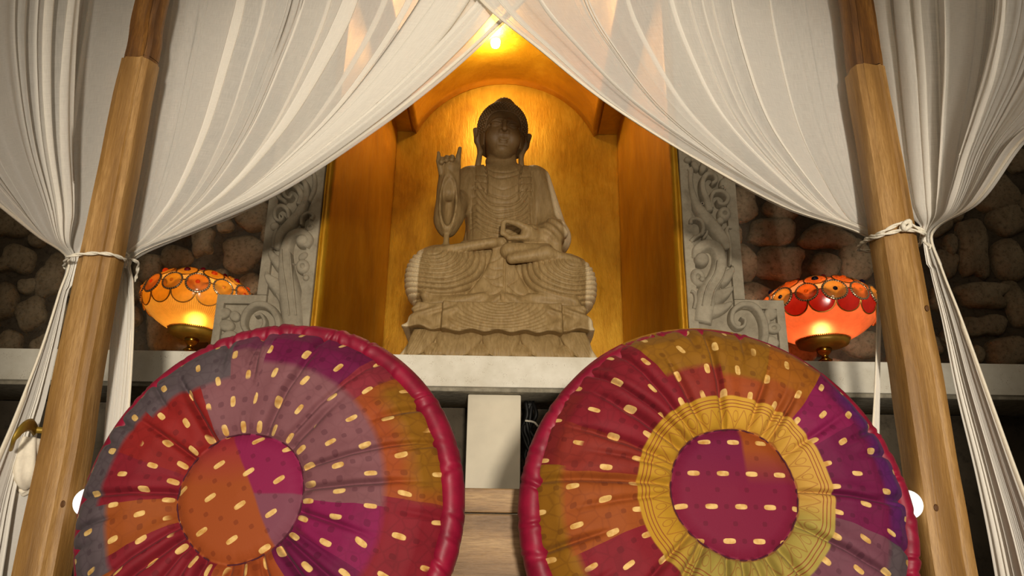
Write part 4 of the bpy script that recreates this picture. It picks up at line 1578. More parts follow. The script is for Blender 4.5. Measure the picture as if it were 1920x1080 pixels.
# ------------------------------------------------------------------ sheer tied-back curtains
def curtain(name, label, E0, E1, tie, seed, folds, NU=300, NV=170, out=(0, -1, 0), amp=.020, dense=1.6, gather=.010, skew=0.0):
    """E0 / E1: the two side edges as matching lists of points from rail to floor; tie = index of the waist.
    Cloth between them hangs in irregular pleats that pack together at the waist."""
    rs = np.random.RandomState(seed)
    n = len(E0)
    out = np.array(out, float)
    a, b = np.array([tuple(p) for p in E0]), np.array([tuple(p) for p in E1])
    # common parameter by arc length of E1 so that rows match
    d = np.r_[0, np.cumsum(np.linalg.norm(np.diff(b, axis=0), axis=1) + .5 * np.linalg.norm(np.diff(a, axis=0), axis=1))]
    d /= d[-1]

    def sp(p, t):
        m = np.zeros_like(p)
        m[1:-1] = (p[2:] - p[:-2]) / (d[2:] - d[:-2])[:, None]
        m[0], m[-1] = (p[1] - p[0]) / (d[1] - d[0]), (p[-1] - p[-2]) / (d[-1] - d[-2])
        k = np.clip(np.searchsorted(d, t, side='right') - 1, 0, n - 2)
        h = (d[k + 1] - d[k])
        s = ((t - d[k]) / h)[:, None]
        h = h[:, None]
        return ((2 * s ** 3 - 3 * s ** 2 + 1) * p[k] + (s ** 3 - 2 * s ** 2 + s) * h * m[k] + (-2 * s ** 3 + 3 * s ** 2) * p[k + 1] + (s ** 3 - s ** 2) * h * m[k + 1])
    t = np.linspace(0, 1, NV)
    A, B = sp(a, t), sp(b, t)
    tw = d[tie]
    u = np.linspace(0, 1, NU)
    # irregular pleats
    w = np.exp(.75 * vnoise(seed + 1, NU, 2, folds))
    ph = np.cumsum(w)
    ph = ph / ph[-1] * folds * 2 * PI
    am = np.clip(.75 + .55 * vnoise(seed + 2, NU, 2, folds), .12, 1.9)
    ph2 = np.cumsum(np.exp(.6 * vnoise(seed + 3, NU, 2, folds * 2)))
    ph2 = ph2 / ph2[-1] * folds * 5.3 * 2 * PI
    am2 = np.clip(vnoise(seed + 4, NU, 2, folds), 0, 1.2)
    W = np.linalg.norm(B - A, axis=1)
    vs = np.zeros((NV, NU, 3))
    for j in range(NV):
        q = abs(t[j] - tw)
        near = math.exp(-(q / .055) ** 2)
        up = t[j] < tw
        # cloth crowds towards the free edge as it nears the tie
        den = 1 + (dense - 1) * (min(1, t[j] / tw) ** .8 if up else max(0, 1 - (t[j] - tw) / .2))
        f = 1 - (1 - u) ** den
        row = A[j] * (1 - f[:, None]) + B[j] * f[:, None]
        wid = W[j] / folds
        dirv = (B[j] - A[j]) / (W[j] + 1e-9)
        o2 = out - dirv * out.dot(dirv)
        o2 /= np.linalg.norm(o2) + 1e-9
        k = min(amp, wid * .55) if near < .5 else min(amp, max(gather, wid * .55))
        k = max(k, gather * near)
        edge = np.clip(np.minimum(u, 1 - u) * 14, .15, 1)
        y = (np.sin(ph) * am * k + np.sin(ph2 + 2 * t[j]) * am2 * k * .16) * edge
        # omega-shaped pleats: the cloth doubles back under each crest
        x = np.sin(2 * ph + .6) * am * min(wid * .26, .03) * edge * (1 - .7 * near) + np.sin(ph2 * .5 + 5 * t[j]) * min(wid * .05, .006) * edge
        if not up:
            y, x = y * .8, x * .5
        vs[j] = row + o2 * y[:, None] + dirv * x[:, None]
    me = bpy.data.meshes.new(name)
    idx = np.arange(NV * NU).reshape(NV, NU)
    q = np.stack([idx[:-1, :-1], idx[:-1, 1:], idx[1:, 1:], idx[1:, :-1]], -1).reshape(-1, 4)
    me.from_pydata(vs.reshape(-1, 3).tolist(), [], q.tolist())
    uv = me.uv_layers.new(name='UVMap')
    li = np.zeros(len(me.loops), np.int32)
    me.loops.foreach_get('vertex_index', li)
    uu = np.stack([np.tile(u, NV)[li], np.repeat(t, NU)[li]], 1).astype(np.float32)
    uv.data.foreach_set('uv', uu.ravel())
    me.materials.append(M_CURTAIN)
    me.materials.append(M_GATHERED)
    rowi = np.repeat(np.arange(NV - 1), NU - 1)
    me.polygons.foreach_set('material_index', (t[rowi] > tw + .004).astype(np.int32))
    o = link(name, me)
    tag(o, label, 'curtain')
    # the stitched hem along the free edge: three thicknesses of cloth
    sel = range(0, NV, 2)
    hv, hf = [], []
    dv = B - A
    dv /= np.linalg.norm(dv, axis=1)[:, None] + 1e-9
    for j in sel:
        p0 = vs[j, -1]
        wd = .012 if W[j] > .08 else .005
        n2 = out * .0018
        for c in (p0 - dv[j] * wd + n2, p0 + n2 * 1.6, p0 + dv[j] * .0015, p0 - n2 * 1.6, p0 - dv[j] * wd - n2):
            hv.append(tuple(c))
    m = len(list(sel))
    for i in range(m - 1):
        for k in range(4):
            hf.append((i * 5 + k, i * 5 + k + 1, (i + 1) * 5 + k + 1, (i + 1) * 5 + k))
    mesh('hem', hv, hf, M_HEM, o)
    return o


M_HEM = simple('cotton_hem', srgb(232, 222, 202), .9, 0, 120, .06, .2)
YC = 1.945
py_ = lambda pts, Y=YC: [P(x, y, Y) for x, y in pts]
YL = 1.992
# inner left: from the middle of the back rail to the left post
curtain('curtain', 'white sheer curtain swept from above the statue to the left post',
        py_([(286, -150), (274, 0), (262, 120), (250, 260), (240, 380), (231, 452), (226, 487), (212, 525), (206, 650), (196, 800), (184, 960), (176, 1100)], YL),
        py_([(1120, -140), (975, 8), (835, 136), (690, 248), (520, 360), (360, 434), (246, 485), (249, 525), (251, 610), (244, 750), (232, 900), (222, 1100)], YL),
        6, 41, 9, dense=1.8, amp=.018)
# inner right: from left of the middle to the right post
curtain('curtain', 'white sheer curtain swept from above the statue to the right post',
        py_([(1590, -150), (1602, 0), (1618, 130), (1632, 250), (1641, 340), (1645, 415), (1650, 444), (1655, 500), (1652, 610), (1650, 740), (1648, 900), (1646, 1100)]),
        py_([(790, -140), (903, 4), (1010, 92), (1130, 188), (1290, 290), (1470, 388), (1634, 448), (1646, 500), (1644, 600), (1640, 720), (1630, 900), (1622, 1100)]),
        6, 57, 9, dense=1.8, amp=.018)
# outer left and outer right hang along the two sides of the bed
XL = -1.102
px_ = lambda pts, X: [PX(x, y, X) for x, y in pts]
curtain('curtain', 'white sheer side curtain outside the left post, held low by a brass hook',
        px_([(296, -190), (272, 0), (250, 110), (222, 240), (188, 360), (154, 450), (140, 486), (128, 540), (108, 640), (84, 745), (66, 812), (56, 868), (46, 940), (34, 1040), (26, 1120)], XL),
        px_([(-420, -60), (-340, 60), (-240, 180), (-120, 290), (0, 388), (72, 445), (128, 488), (112, 545), (82, 640), (46, 735), (20, 800), (-6, 860), (-40, 940), (-70, 1040), (-100, 1120)], XL),
        6, 71, 8, dense=1.35, out=(1, 0, 0), amp=.022, gather=.008)
XR = 1.064
curtain('curtain', 'white sheer side curtain outside the right post, falling straight below its tie',
        px_([(1618, -190), (1630, 0), (1648, 110), (1668, 220), (1692, 330), (1720, 405), (1736, 441), (1744, 500), (1768, 600), (1798, 740), (1832, 880), (1858, 1000), (1880, 1120)], XR),
        px_([(2420, -160), (2300, 10), (2150, 130), (2020, 200), (1918, 262), (1830, 380), (1748, 437), (1765, 500), (1800, 590), (1858, 750), (1905, 880), (1950, 1000), (1990, 1120)], XR),
        6, 83, 8, dense=1.35, out=(-1, 0, 0), amp=.022, gather=.008)

# canopy rails the curtains hang from, above the picture
ztop_c = max((o.matrix_world @ Vector(c)).z for o in COL.objects if o.name.startswith('curtain') and o.type == 'MESH' for c in o.bound_box) + .001
rl = bm_obj('canopy_rail', box_bm(-1.10, 1.06, 1.915, 2.02, ztop_c, ztop_c + .04, .006), M_POSTTOP, smooth=False)
tag(rl, 'wooden canopy rail between the two back posts', 'rail')
for x, lab in ((XL, 'wooden canopy rail along the left side of the bed'), (XR, 'wooden canopy rail along the right side of the bed')):
    r = bm_obj('canopy_rail', box_bm(x - .024, x + .024, .4, 1.90, ztop_c, ztop_c + .04, .006), M_POSTTOP, smooth=False)
    tag(r, lab, 'rail')


# ------------------------------------------------------------------ cords that tie the curtains to the posts
def cord(name, label, loops, r, knot, tails):
    root = empty(name, loops[0][0])
    tag(root, label, 'rope')
    o = Vector(loops[0][0])
    for i, pts in enumerate(loops):
        mesh('cord', *twist([Vector(p) - o for p in pts], r), M_ROPE, root)
    kp = Vector(knot) - o
    vs = [kp + Vector((.010 * math.cos(t * 2), -.004 + .006 * math.sin(t * 3), .010 * math.sin(t * 2 + .6))) for t in np.linspace(0, 2 * PI, 20)]
    mesh('knot', *tube_vf(vs, r * 1.25, 8, 40), M_ROPE, root)
    for pts in tails:
        mesh('cord_end', *twist([Vector(p) - o for p in pts], r * .9), M_ROPE, root)
    return root


def twist(pts, r):
    """two strands twisted round each other"""
    p = spline(pts, 70)
    tg = np.gradient(p, axis=0)
    tg /= np.linalg.norm(tg, axis=1)[:, None] + 1e-9
    L = np.r_[0, np.cumsum(np.linalg.norm(np.diff(p, axis=0), axis=1))]
    parts = []
    a = np.cross(tg, np.array([0.13, .2, 1.0]))
    a /= np.linalg.norm(a, axis=1)[:, None] + 1e-9
    b = np.cross(tg, a)
    for s in (0, PI):
        ang = (L / .012 + s)[:, None]
        parts.append(tube_vf(p + (a * np.cos(ang) + b * np.sin(ang)) * r * .55, r * .62, 7))
    return join_vf(*parts)


fy = 1.795
zl = P(140, 484, 1.8).z
kl = P(236, 489, 1.965)
cord('tie_cord', 'white cord tying both left curtains to the left post',
     [[(-1.118, 1.86, zl), (-1.070, fy - .001, zl + .002), (-1.01, fy - .004, zl + .010), (-.968, fy - .003, zl + .008), (-.963, 1.85, zl + .016), (kl.x - .022, 1.94, kl.z + .006), (kl.x + .020, 1.975, kl.z + .004), (kl.x + .008, 2.018, kl.z), (-1.02, 2.016, zl + .01), (-1.090, 1.985, zl), (-1.124, 1.92, zl), (-1.118, 1.86, zl)]],
     .0042, (kl.x + .002, 1.950, kl.z), [[(kl.x + .004, 1.948, kl.z), (kl.x + .012, 1.945, kl.z - .012), (kl.x + .010, 1.945, kl.z - .028)]])
zr = P(1690, 436, 1.8).z
cord('tie_cord', 'double white cord tying both right curtains to the right post',
     [[(.906, 1.906, zr + .014), (.902, 1.86, zr + .004), (.904, fy + .008, zr - .008), (.935, fy - .003, zr - .002), (.966, fy - .006, zr + .003), (1.008, fy - .002, zr - .004), (1.026, 1.84, zr + .004), (1.060, 1.92, zr + .016), (1.050, 1.965, zr + .020), (.98, 1.975, zr + .020), (.925, 1.968, zr + .020), (.912, 1.935, zr + .018), (.906, 1.906, zr + .014)],
      [(.907, 1.904, zr + .016), (.903, 1.86, zr + .010), (.905, fy + .007, zr - .002), (.932, fy - .003, zr + .011), (.960, fy - .006, zr + .021), (.990, fy - .004, zr + .011), (1.010, fy + .002, zr + .003), (1.030, 1.845, zr + .010), (1.062, 1.91, zr + .020)]],
     .0046, (.962, fy - .008, zr + .011), [[(1.026, 1.83, zr - .012), (1.032, 1.82, zr - .026), (1.030, 1.82, zr - .036)]])

# brass hold-back hook on the left post with the cloth gathered through it
hp = [PX(66, 806, XL + .02), PX(58, 797, XL + .035), PX(42, 803, XL + .05), PX(28, 822, XL + .045), PX(21, 843, XL + .02)]
hk = empty('curtain_hook', hp[0])
tag(hk, 'curved brass hold-back hook gripping the left side curtain', 'hook')
o0 = Vector(hp[0])
pts = spline([Vector(p) - o0 for p in hp], 30)
vs, fs = [], []
for i in range(30):
    tgt = pts[min(i + 1, 29)] - pts[max(i - 1, 0)]
    tgt /= np.linalg.norm(tgt)
    up = np.cross(tgt, np.array([1.0, 0, 0]))
    up /= np.linalg.norm(up) + 1e-9
    wd = .015 * (1 - .65 * (i / 29) ** 2)
    for su, sx in ((-1, 0), (-.6, .004), (.6, .004), (1, 0), (.6, -.004), (-.6, -.004)):
        vs.append(pts[i] + up * wd * su + np.array([sx, 0, 0]))
for i in range(29):
    for k in range(6):
        fs.append((i * 6 + k, i * 6 + (k + 1) % 6, (i + 1) * 6 + (k + 1) % 6, (i + 1) * 6 + k))
fs += [tuple(range(6)), tuple(174 + k for k in range(6))]
mesh('hook_band', vs, fs, M_BRASSDULL, hk)
mesh('hook_stem', *tube_vf([Vector((0, 0, 0)), Vector((.02, .01, .0)), Vector((-1.054, 1.84, o0.z)) - o0], [.008, .007, .010], 10, 10), M_BRASSDULL, hk)
# the soft bulge of cloth pulled up over the hook
bl = [PX(58, 822, XL + .008), PX(50, 855, XL + .008), PX(42, 890, XL + .008), PX(50, 912, XL + .008), PX(36, 925, XL)]
cur = [o for o in COL.objects if o.name.startswith('curtain') and 'hook' in o.get('label', '') and o.type == 'MESH'][0]
bv, bf = tube_vf([tuple(p) for p in bl], [.020, .026, .030, .022, .010], 26, 34)
bv = [Vector(q) for q in bv]
for i, q in enumerate(bv):
    k, a = divmod(i, 26)
    c = sum((bv[k * 26 + m] for m in range(26)), Vector()) / 26
    bv[i] = c + (q - c) * (1 + .16 * math.sin(a * 2 * PI / 26 * 6 + k * .15))
mesh('gathered_cloth', bv, bf, M_HEM, cur)

# ------------------------------------------------------------------ round patchwork cushions
def cushion_mat(name, inner, outer, bound, disc, disc_cut, disc_dash, ring=None, edge=None, N=25, R=.39):
    """printed patchwork: inner / outer = [(clock fraction, colour)], bound = [(clock fraction, radius fraction)]"""
    t = NT(name)
    uv = t.n('UVMap', uv_map='polar').outputs[0]
    fl = t.n('UVMap', uv_map='flat').outputs[0]
    u, s, _ = t.sep(uv)
    fx, fy_, _ = t.sep(fl)
    jit = t.math('SUBTRACT', t.noise(fl, 7, 2, .5), .5)
    big = t.noise(fl, 11, 3, .6)
    uj = t.math('ADD', u, t.math('MULTIPLY', jit, .012))
    ci = t.ramp(uj, inner, 'CONSTANT')
    co_ = t.ramp(uj, outer, 'CONSTANT')
    sb = t.ramp(uj, bound, 'CONSTANT')
    sj = t.math('ADD', s, t.math('MULTIPLY', jit, .03))
    isout = t.ramp(t.math('SUBTRACT', sj, sb), [(0.0, 0.0), (0.035, 1.0)])
    c = t.mix(isout, ci, co_)
    if edge:
        u0, u1, ec = edge
        em = t.math('MULTIPLY', t.ramp(uj, [(0.0, 0.0), (u0, 0.0), (u0 + .02, 1.0), (u1 - .02, 1.0), (u1, 0.0)]), t.ramp(sj, [(.80, 0.0), (.90, 1.0)]))
        c = t.mix(em, c, ec)
    c = t.mix(t.ramp(big, [(.35, .22), (.65, 0.0)]), c, t.mix(1.0, c, (.45, .40, .42, 1), 'MULTIPLY'))

    def lattice(a, b, wa, wb, stag=.5, aoff=0.0, boff=0.0, rnd=.3):
        """soft pill in every cell of a staggered lattice; wa, wb half sizes in cell units"""
        b2 = t.math('ADD', b, boff)
        row = t.math('FLOOR', b2)
        a2 = t.math('ADD', t.math('ADD', a, aoff), t.math('MULTIPLY', row, stag))
        da = t.math('ABSOLUTE', t.math('SUBTRACT', t.math('FRACT', a2), .5))
        db = t.math('ABSOLUTE', t.math('SUBTRACT', t.math('FRACT', b2), .5))
        p = t.math('ADD', t.math('POWER', t.math('DIVIDE', da, wa), 3.0), t.math('POWER', t.math('DIVIDE', db, wb), 3.0))
        return t.ramp(p, [(0.75, 1.0), (1.0, 0.0)])
    # small dark checks and the fine net between them
    un = t.math('ADD', t.math('MULTIPLY', u, N), t.math('MULTIPLY', jit, .5))
    sr = t.math('MULTIPLY', s, R / .0585)
    wa = t.math('DIVIDE', N * .0056 / (2 * PI * R), s)
    chk = lattice(t.math('MULTIPLY', un, 1.0), sr, t.math('MULTIPLY', wa, 1.1), .11, .5, .5)
    chk2 = lattice(un, sr, t.math('MULTIPLY', wa, .9), .09, .5, .5, .5)
    chk = t.math('MAXIMUM', chk, chk2)
    net = t.voronoi(t.mapping(fl, (1, 1, 1)), 40, 'DISTANCE_TO_EDGE')
    netm = t.math('MULTIPLY', t.ramp(net, [(0.0, .26), (.10, 0.0)]), t.ramp(s, [(.5, .2), (.85, 1.0)]))
    dark = t.mix(1.0, c, (.30, .16, .26, 1), 'MULTIPLY')
    c = t.mix(t.math('MULTIPLY', t.math('MAXIMUM', t.math('MULTIPLY', chk, .42), netm), t.ramp(s, [(.36, .6), (.5, 1)])), c, dark)
    dash = lattice(un, sr, wa, .21)
    some = t.ramp(t.noise(fl, 9, 1, .5), [(.36, 0.0), (.40, 1.0)])
    dash = t.math('MULTIPLY', dash, some)
    cream = t.ramp(t.noise(fl, 60, 2, .5), [(.3, srgb(188, 138, 64)), (.6, srgb(224, 188, 118))])
    c = t.mix(t.math('MULTIPLY', dash, .92), c, cream)
    if ring:
        s0, s1 = ring
        w = t.math('DIVIDE', t.math('SUBTRACT', s, s0), s1 - s0)
        rc = t.ramp(uj, [(0.0, srgb(194, 146, 44)), (.26, srgb(186, 144, 66)), (.31, srgb(158, 140, 66)), (.58, srgb(150, 132, 60)), (.66, srgb(178, 134, 36))], 'LINEAR')
        lines = t.math('SINE', t.math('MULTIPLY', w, 2 * PI * 9.5))
        lm = t.math('MULTIPLY', t.ramp(lines, [(.55, 0.0), (.8, 1.0)]), t.ramp(w, [(.60, 0.0), (.62, 1.0), (.93, 1.0), (.95, 0.0)]))
        a = t.math('SUBTRACT', t.math('FRACT', t.math('MULTIPLY', u, 30)), .5)
        aa = t.math('ABSOLUTE', a)
        b = t.math('DIVIDE', t.math('SUBTRACT', w, .31), .29)
        # a row of zigzags with round flowers between
        tri = t.math('ABSOLUTE', t.math('SUBTRACT', t.math('MULTIPLY', aa, 2.0), t.math('ADD', t.math('MULTIPLY', b, .5), .5)))
        zig = t.math('MULTIPLY', t.ramp(tri, [(.03, 1.0), (.10, 0.0)]), t.ramp(t.math('ABSOLUTE', b), [(.95, 1.0), (1.0, 0.0)]))
        fl2 = t.math('ABSOLUTE', t.math('SUBTRACT', t.math('SQRT', t.math('ADD', t.math('POWER', t.math('DIVIDE', a, .30), 2.0), t.math('POWER', t.math('SUBTRACT', b, .25), 2.0))), .55))
        flw = t.ramp(fl2, [(.03, 1.0), (.09, 0.0)])
        edge = t.ramp(t.math('ABSOLUTE', t.math('SUBTRACT', w, .02)), [(.012, 1.0), (.03, 0.0)])
        ink = t.math('MAXIMUM', t.math('MAXIMUM', lm, t.math('MULTIPLY', t.math('MAXIMUM', zig, flw), .55)), t.math('MULTIPLY', edge, .7))
        rc = t.mix(t.math('MULTIPLY', ink, .85), rc, srgb(128, 52, 34))
        c = t.mix(t.ramp(s, [(s1 - .002, 1.0), (s1 + .002, 0.0)]), c, rc)
    # centre disc with its own straight-set print
    (ox, oz), ang, da_, db_ = disc_dash
    ca, sa = math.cos(ang), math.sin(ang)
    lx_ = t.math('SUBTRACT', fx, ox)
    lz_ = t.math('SUBTRACT', fy_, oz)
    p = t.math('ADD', t.math('MULTIPLY', lx_, ca / da_), t.math('MULTIPLY', lz_, sa / da_))
    q = t.math('ADD', t.math('MULTIPLY', lx_, -sa / db_), t.math('MULTIPLY', lz_, ca / db_))
    dd = lattice(p, q, .0130 / da_, .0054 / db_, .5)
    dc = disc(t, lx_, lz_, jit)
    dk = lattice(p, q, .005 / da_, .005 / db_, .5, .5, 0)
    dk = t.math('MAXIMUM', dk, lattice(p, q, .005 / da_, .005 / db_, .5, 0.25, .5))
    dc = t.mix(t.math('MULTIPLY', dk, .45), dc, t.mix(1.0, dc, (.45, .3, .36, 1), 'MULTIPLY'))
    dc = t.mix(t.math('MULTIPLY', dd, .92), dc, cream)
    c = t.mix(t.ramp(s, [(disc_cut - .001, 1.0), (disc_cut + .001, 0.0)]), c, dc)
    wv = t.noise(t.mapping(fl, (420, 420, 1)), 1.0, 2, .5)
    return t.done(t.pbsdf(c, .72, 0, t.bump(wv, .12, .002), .25, Sheen_Weight=.03, Sheen_Roughness=.5))


CW = lambda h: (h / 12.0) % 1.0
MAG, PLUM, MAUVE = srgb(126, 20, 72), srgb(104, 14, 62), srgb(124, 78, 84)
ORG, OCH, CRI = srgb(150, 68, 26), srgb(136, 90, 14), srgb(124, 22, 36)
RED, GRY, BRN = srgb(134, 26, 24), srgb(88, 76, 80), srgb(146, 72, 24)


def disc_left(t, x, z, jit):
    # orange cloth with a magenta corner, upper right, and a small mauve patch
    d1 = t.math('SUBTRACT', t.math('ADD', t.math('MULTIPLY', x, .80), t.math('MULTIPLY', z, .45)), .030)
    m1 = t.ramp(t.math('ADD', d1, t.math('MULTIPLY', jit, .012)), [(0.0, 0.0), (.003, 1.0)])
    up = t.ramp(t.math('ADD', z, t.math('MULTIPLY', jit, .03)), [(.02, 0.0), (.11, 1.0)])
    a = t.mix(up, srgb(146, 68, 26), srgb(140, 36, 44))
    b = t.mix(t.ramp(t.math('ADD', z, t.math('MULTIPLY', jit, .02)), [(-.03, 1.0), (.0, 0.0)]), srgb(128, 22, 68), srgb(116, 62, 78))
    return t.mix(m1, a, b)


def disc_right(t, x, z, jit):
    m = t.math('MULTIPLY', t.ramp(t.math('ADD', x, t.math('MULTIPLY', jit, .01)), [(.018, 0.0), (.021, 1.0)]),
               t.ramp(t.math('ADD', z, t.math('MULTIPLY', jit, .02)), [(.01, 0.0), (.085, 1.0)]))
    low = t.ramp(z, [(-.1, srgb(116, 18, 52)), (.1, srgb(106, 14, 56))])
    return t.mix(m, low, srgb(142, 66, 20))


def cushion(label, loc, lean, yaw, dcen, s0, seed, mat, Rp=.388, Rr=.405, poff=(0, 0), ringpleat=False):
    rs = np.random.RandomState(seed)
    root = empty('round_cushion', loc, (lean, 0, yaw))
    tag(root, label, 'cushion')
    NT_, NS = 1080, 64
    th = np.linspace(0, 2 * PI, NT_ + 1)
    ss = np.r_[np.linspace(0.0, s0 - .015, 12), np.linspace(s0 - .012, s0 + .016, 9), np.linspace(s0 + .03, .90, 24), np.linspace(.91, 1.0, 14), np.array([1.03, 1.03])]
    NS = len(ss)
    TH, SS = np.meshgrid(th, ss)
    # seam outline is not a perfect circle
    lob = .012 * np.sin(3 * th + seed) + .010 * np.sin(5 * th + 2 * seed)
    prof = np.interp(SS, [0, s0 - .05, s0, s0 + .06, .60, .78, .90, .97, 1.0, 1.03], [.062, .055, .040, .056, .074, .070, .050, .022, .004, -.012])
    H = prof.copy()
    n = 34
    ang = (np.arange(n) + rs.uniform(-.38, .38, n)) * 2 * PI / n
    for a in ang:
        dth = (TH - a - (SS - s0) * rs.uniform(-.12, .12) + PI) % (2 * PI) - PI
        k = rs.choice(3, p=[.45, .3, .25])
        if k == 0:
            rad = np.clip((SS - s0 + .01) / .03, 0, 1) * np.clip((rs.uniform(.7, 1.0) - SS) / .25, 0, 1)
        elif k == 1:
            rad = np.clip((SS - rs.uniform(.6, .78)) / .18, 0, 1) * np.clip((1.02 - SS) / .04, 0, 1)
        else:
            rad = np.clip((SS - s0 + .01) / .03, 0, 1) * np.clip((1.02 - SS) / .05, 0, 1)
        wd = rs.uniform(.0040, .0075) / np.clip(SS * Rp, .1, 1)
        dep = rs.uniform(.008, .018)
        H -= dep * rad * (np.exp(-(dth / wd) ** 2) - .34 * np.exp(-((dth - 3.4 * wd) / (2.4 * wd)) ** 2) - .26 * np.exp(-((dth + 3.6 * wd) / (2.6 * wd)) ** 2))
    # small puckers at both seams
    puck = vnoise(seed + 5, NT_ + 1, 3, 44)
    puck[-1] = puck[0]
    H += .0016 * puck * (np.exp(-((SS - s0 - .03) / .05) ** 2) + 1.3 * np.exp(-((SS - .94) / .06) ** 2))
    H += .0030 * vnoise(seed + 6, NT_ + 1, 2, 9)[None, :] * np.clip((SS - s0) / .3, 0, 1) * np.clip((1.02 - SS) / .1, 0, 1)
    g = np.clip((SS - s0) / (1 - s0), 0, 1)
    Rr_ = SS * Rp * (1 + lob[None, :] * np.exp(-((SS - s0) / .15) ** 2))
    X = dcen[0] * (1 - g) + poff[0] * g + Rr_ * np.sin(TH)
    Z = dcen[1] * (1 - g) + poff[1] * g + Rr_ * np.cos(TH)
    H[:, -1] = H[:, 0]
    V = np.stack([X, -H, Z], -1).reshape(-1, 3)
    idx = np.arange(NS * (NT_ + 1)).reshape(NS, NT_ + 1)
    q = np.stack([idx[:-1, :-1], idx[:-1, 1:], idx[1:, 1:], idx[1:, :-1]], -1).reshape(-1, 4)[:, ::-1]
    me = bpy.data.meshes.new('patchwork_face')
    me.from_pydata(V.tolist(), [], q.tolist())
    li = np.zeros(len(me.loops), np.int32)
    me.loops.foreach_get('vertex_index', li)
    for nm, arr in (('polar', np.stack([(TH / (2 * PI)).ravel(), SS.ravel()], 1)), ('flat', np.stack([X.ravel(), Z.ravel()], 1))):
        l = me.uv_layers.new(name=nm)
        l.data.foreach_set('uv', arr[li].astype(np.float32).ravel())
    link('patchwork_face', me, mat, root)
    # stitched cord in the seam round the centre
    pts = []
    for a in np.linspace(0, 2 * PI, 121):
        r = s0 * Rp * (1 + .012 * math.sin(3 * a + seed) + .010 * math.sin(5 * a + 2 * seed))
        pts.append((dcen[0] + r * math.sin(a), -.0415 + .001 * math.sin(40 * a), dcen[1] + r * math.cos(a)))
    mesh('seam', *tube_vf(pts, .0016, 6, None, False), simple('seam_thread', srgb(70, 14, 34), .8, 0, 50, .1, .1), root)
    # thick satin roll around the rim, wrinkled and pinched
    n, m = 760, 18
    w1, w2 = vnoise(seed + 7, n + 1, 4, 46), vnoise(seed + 8, n + 1, 2, 8)
    tt = np.linspace(0, 2 * PI, n + 1)
    bb = 2 * PI * np.arange(m) / m
    TT, BB = np.meshgrid(tt[:-1], bb, indexing='ij')
    wr = 1 + .035 * w2[:-1, None] * np.ones_like(TT)
    for _ in range(150):          # fine slanted gathers of the satin, a few deep pinches
        a0, b0 = rs.uniform(0, 2 * PI), rs.uniform(0, 2 * PI)
        deep = rs.rand() < .12
        db = (BB - b0 + PI) % (2 * PI) - PI
        dt = (TT - a0 - db * rs.uniform(-.03, .05) + PI) % (2 * PI) - PI
        sg = rs.uniform(.007, .014)
        wr -= rs.uniform(.05, .12) * (2.0 if deep else 1.0) * (np.exp(-(dt / sg) ** 2) - .5 * np.exp(-((dt - 2.6 * sg) / (1.7 * sg)) ** 2)) * np.exp(-(db / (2.2 if deep else rs.uniform(.5, 1.2))) ** 2)
    rr = Rr - .026 + .027 * np.cos(BB) * wr
    yy = .020 + .042 * np.sin(BB) * wr
    vs = np.stack([rr * np.sin(TT), yy, rr * np.cos(TT)], -1).reshape(-1, 3).tolist()
    fs = []
    for i in range(n):
        for k in range(m):
            fs.append((i * m + k, i * m + (k + 1) % m, ((i + 1) % n) * m + (k + 1) % m, ((i + 1) % n) * m + k))
    mesh('satin_rim', vs, fs, M_SATIN, root)
    v, f = lathe([(Rr - .03, .05), (Rr - .06, .085), (Rr * .6, .105), (0, .11)], 64)
    mesh('back_cover', *xf((v, f), Matrix.Rotation(-PI / 2, 4, 'X')), M_SATIN, root)
    return root


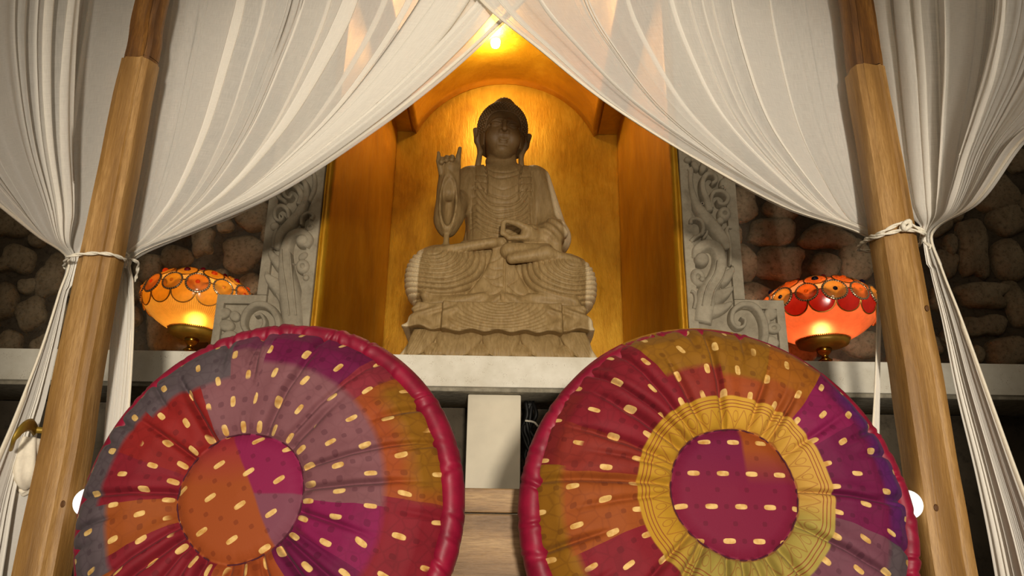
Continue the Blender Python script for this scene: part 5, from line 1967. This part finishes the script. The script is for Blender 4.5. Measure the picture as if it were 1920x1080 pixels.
M_CL = cushion_mat('patchwork_plum_orange',
    [(0, MAUVE), (CW(3.05), MAG), (CW(3.9), PLUM), (CW(4.7), ORG), (CW(6.3), CRI), (CW(7.4), CRI), (CW(8.2), BRN), (CW(8.9), CRI), (CW(9.6), RED), (CW(11.0), MAUVE)],
    [(0, PLUM), (CW(1.1), srgb(132, 40, 52)), (CW(1.45), ORG), (CW(2.95), CRI), (CW(4.0), srgb(136, 26, 44)), (CW(4.9), CRI), (CW(6.3), ORG), (CW(7.4), BRN), (CW(8.0), GRY), (CW(8.9), GRY), (CW(11.45), srgb(104, 46, 72))],
    [(0, .72), (CW(1.1), .72), (CW(4.0), .80), (CW(6.3), .95), (CW(7.9), .70), (CW(8.9), .76), (CW(10.2), .70), (CW(10.75), .66), (CW(11.45), .84)],
    disc_left, .336, ((-.048, .012), math.radians(36), .088, .050), None, (CW(1.4), CW(3.0), OCH))
M_CR = cushion_mat('patchwork_crimson_gold',
    [(0, ORG), (CW(.7), BRN), (CW(1.35), MAG), (CW(2.0), PLUM), (CW(3.45), srgb(108, 62, 76)), (CW(5.4), CRI), (CW(7.6), CRI), (CW(8.3), BRN), (CW(9.25), srgb(130, 40, 30)), (CW(9.8), CRI), (CW(11.2), srgb(132, 40, 32))],
    [(0, OCH), (CW(.7), srgb(146, 84, 14)), (CW(1.35), PLUM), (CW(2.3), srgb(92, 20, 80)), (CW(3.45), GRY), (CW(5.4), CRI), (CW(7.4), OCH), (CW(8.1), OCH), (CW(9.3), srgb(120, 30, 30)), (CW(10.2), CRI), (CW(11.1), OCH)],
    [(0, .62), (CW(.7), .66), (CW(1.35), .80), (CW(3.45), .80), (CW(7.6), .84), (CW(8.3), .86), (CW(9.3), .9), (CW(11.1), .68)],
    disc_right, .336, ((.022, .040), 0.0, .060, .066), (.336, .515), (CW(1.5), CW(3.4), srgb(84, 24, 92)))
cushion('round cushion with plum, mauve and orange patchwork and a crimson satin rim', (-.498, 1.700, .897), math.radians(-6), math.radians(-5), (-.042, .012), .336, 5, M_CL, .388, .407, (-.012, -.006))
cushion('round cushion with a gold patterned ring around its purple centre', (.440, 1.700, .893), math.radians(-7), math.radians(4), (.018, .040), .336, 12, M_CR, .392, .418, (.000, .020))
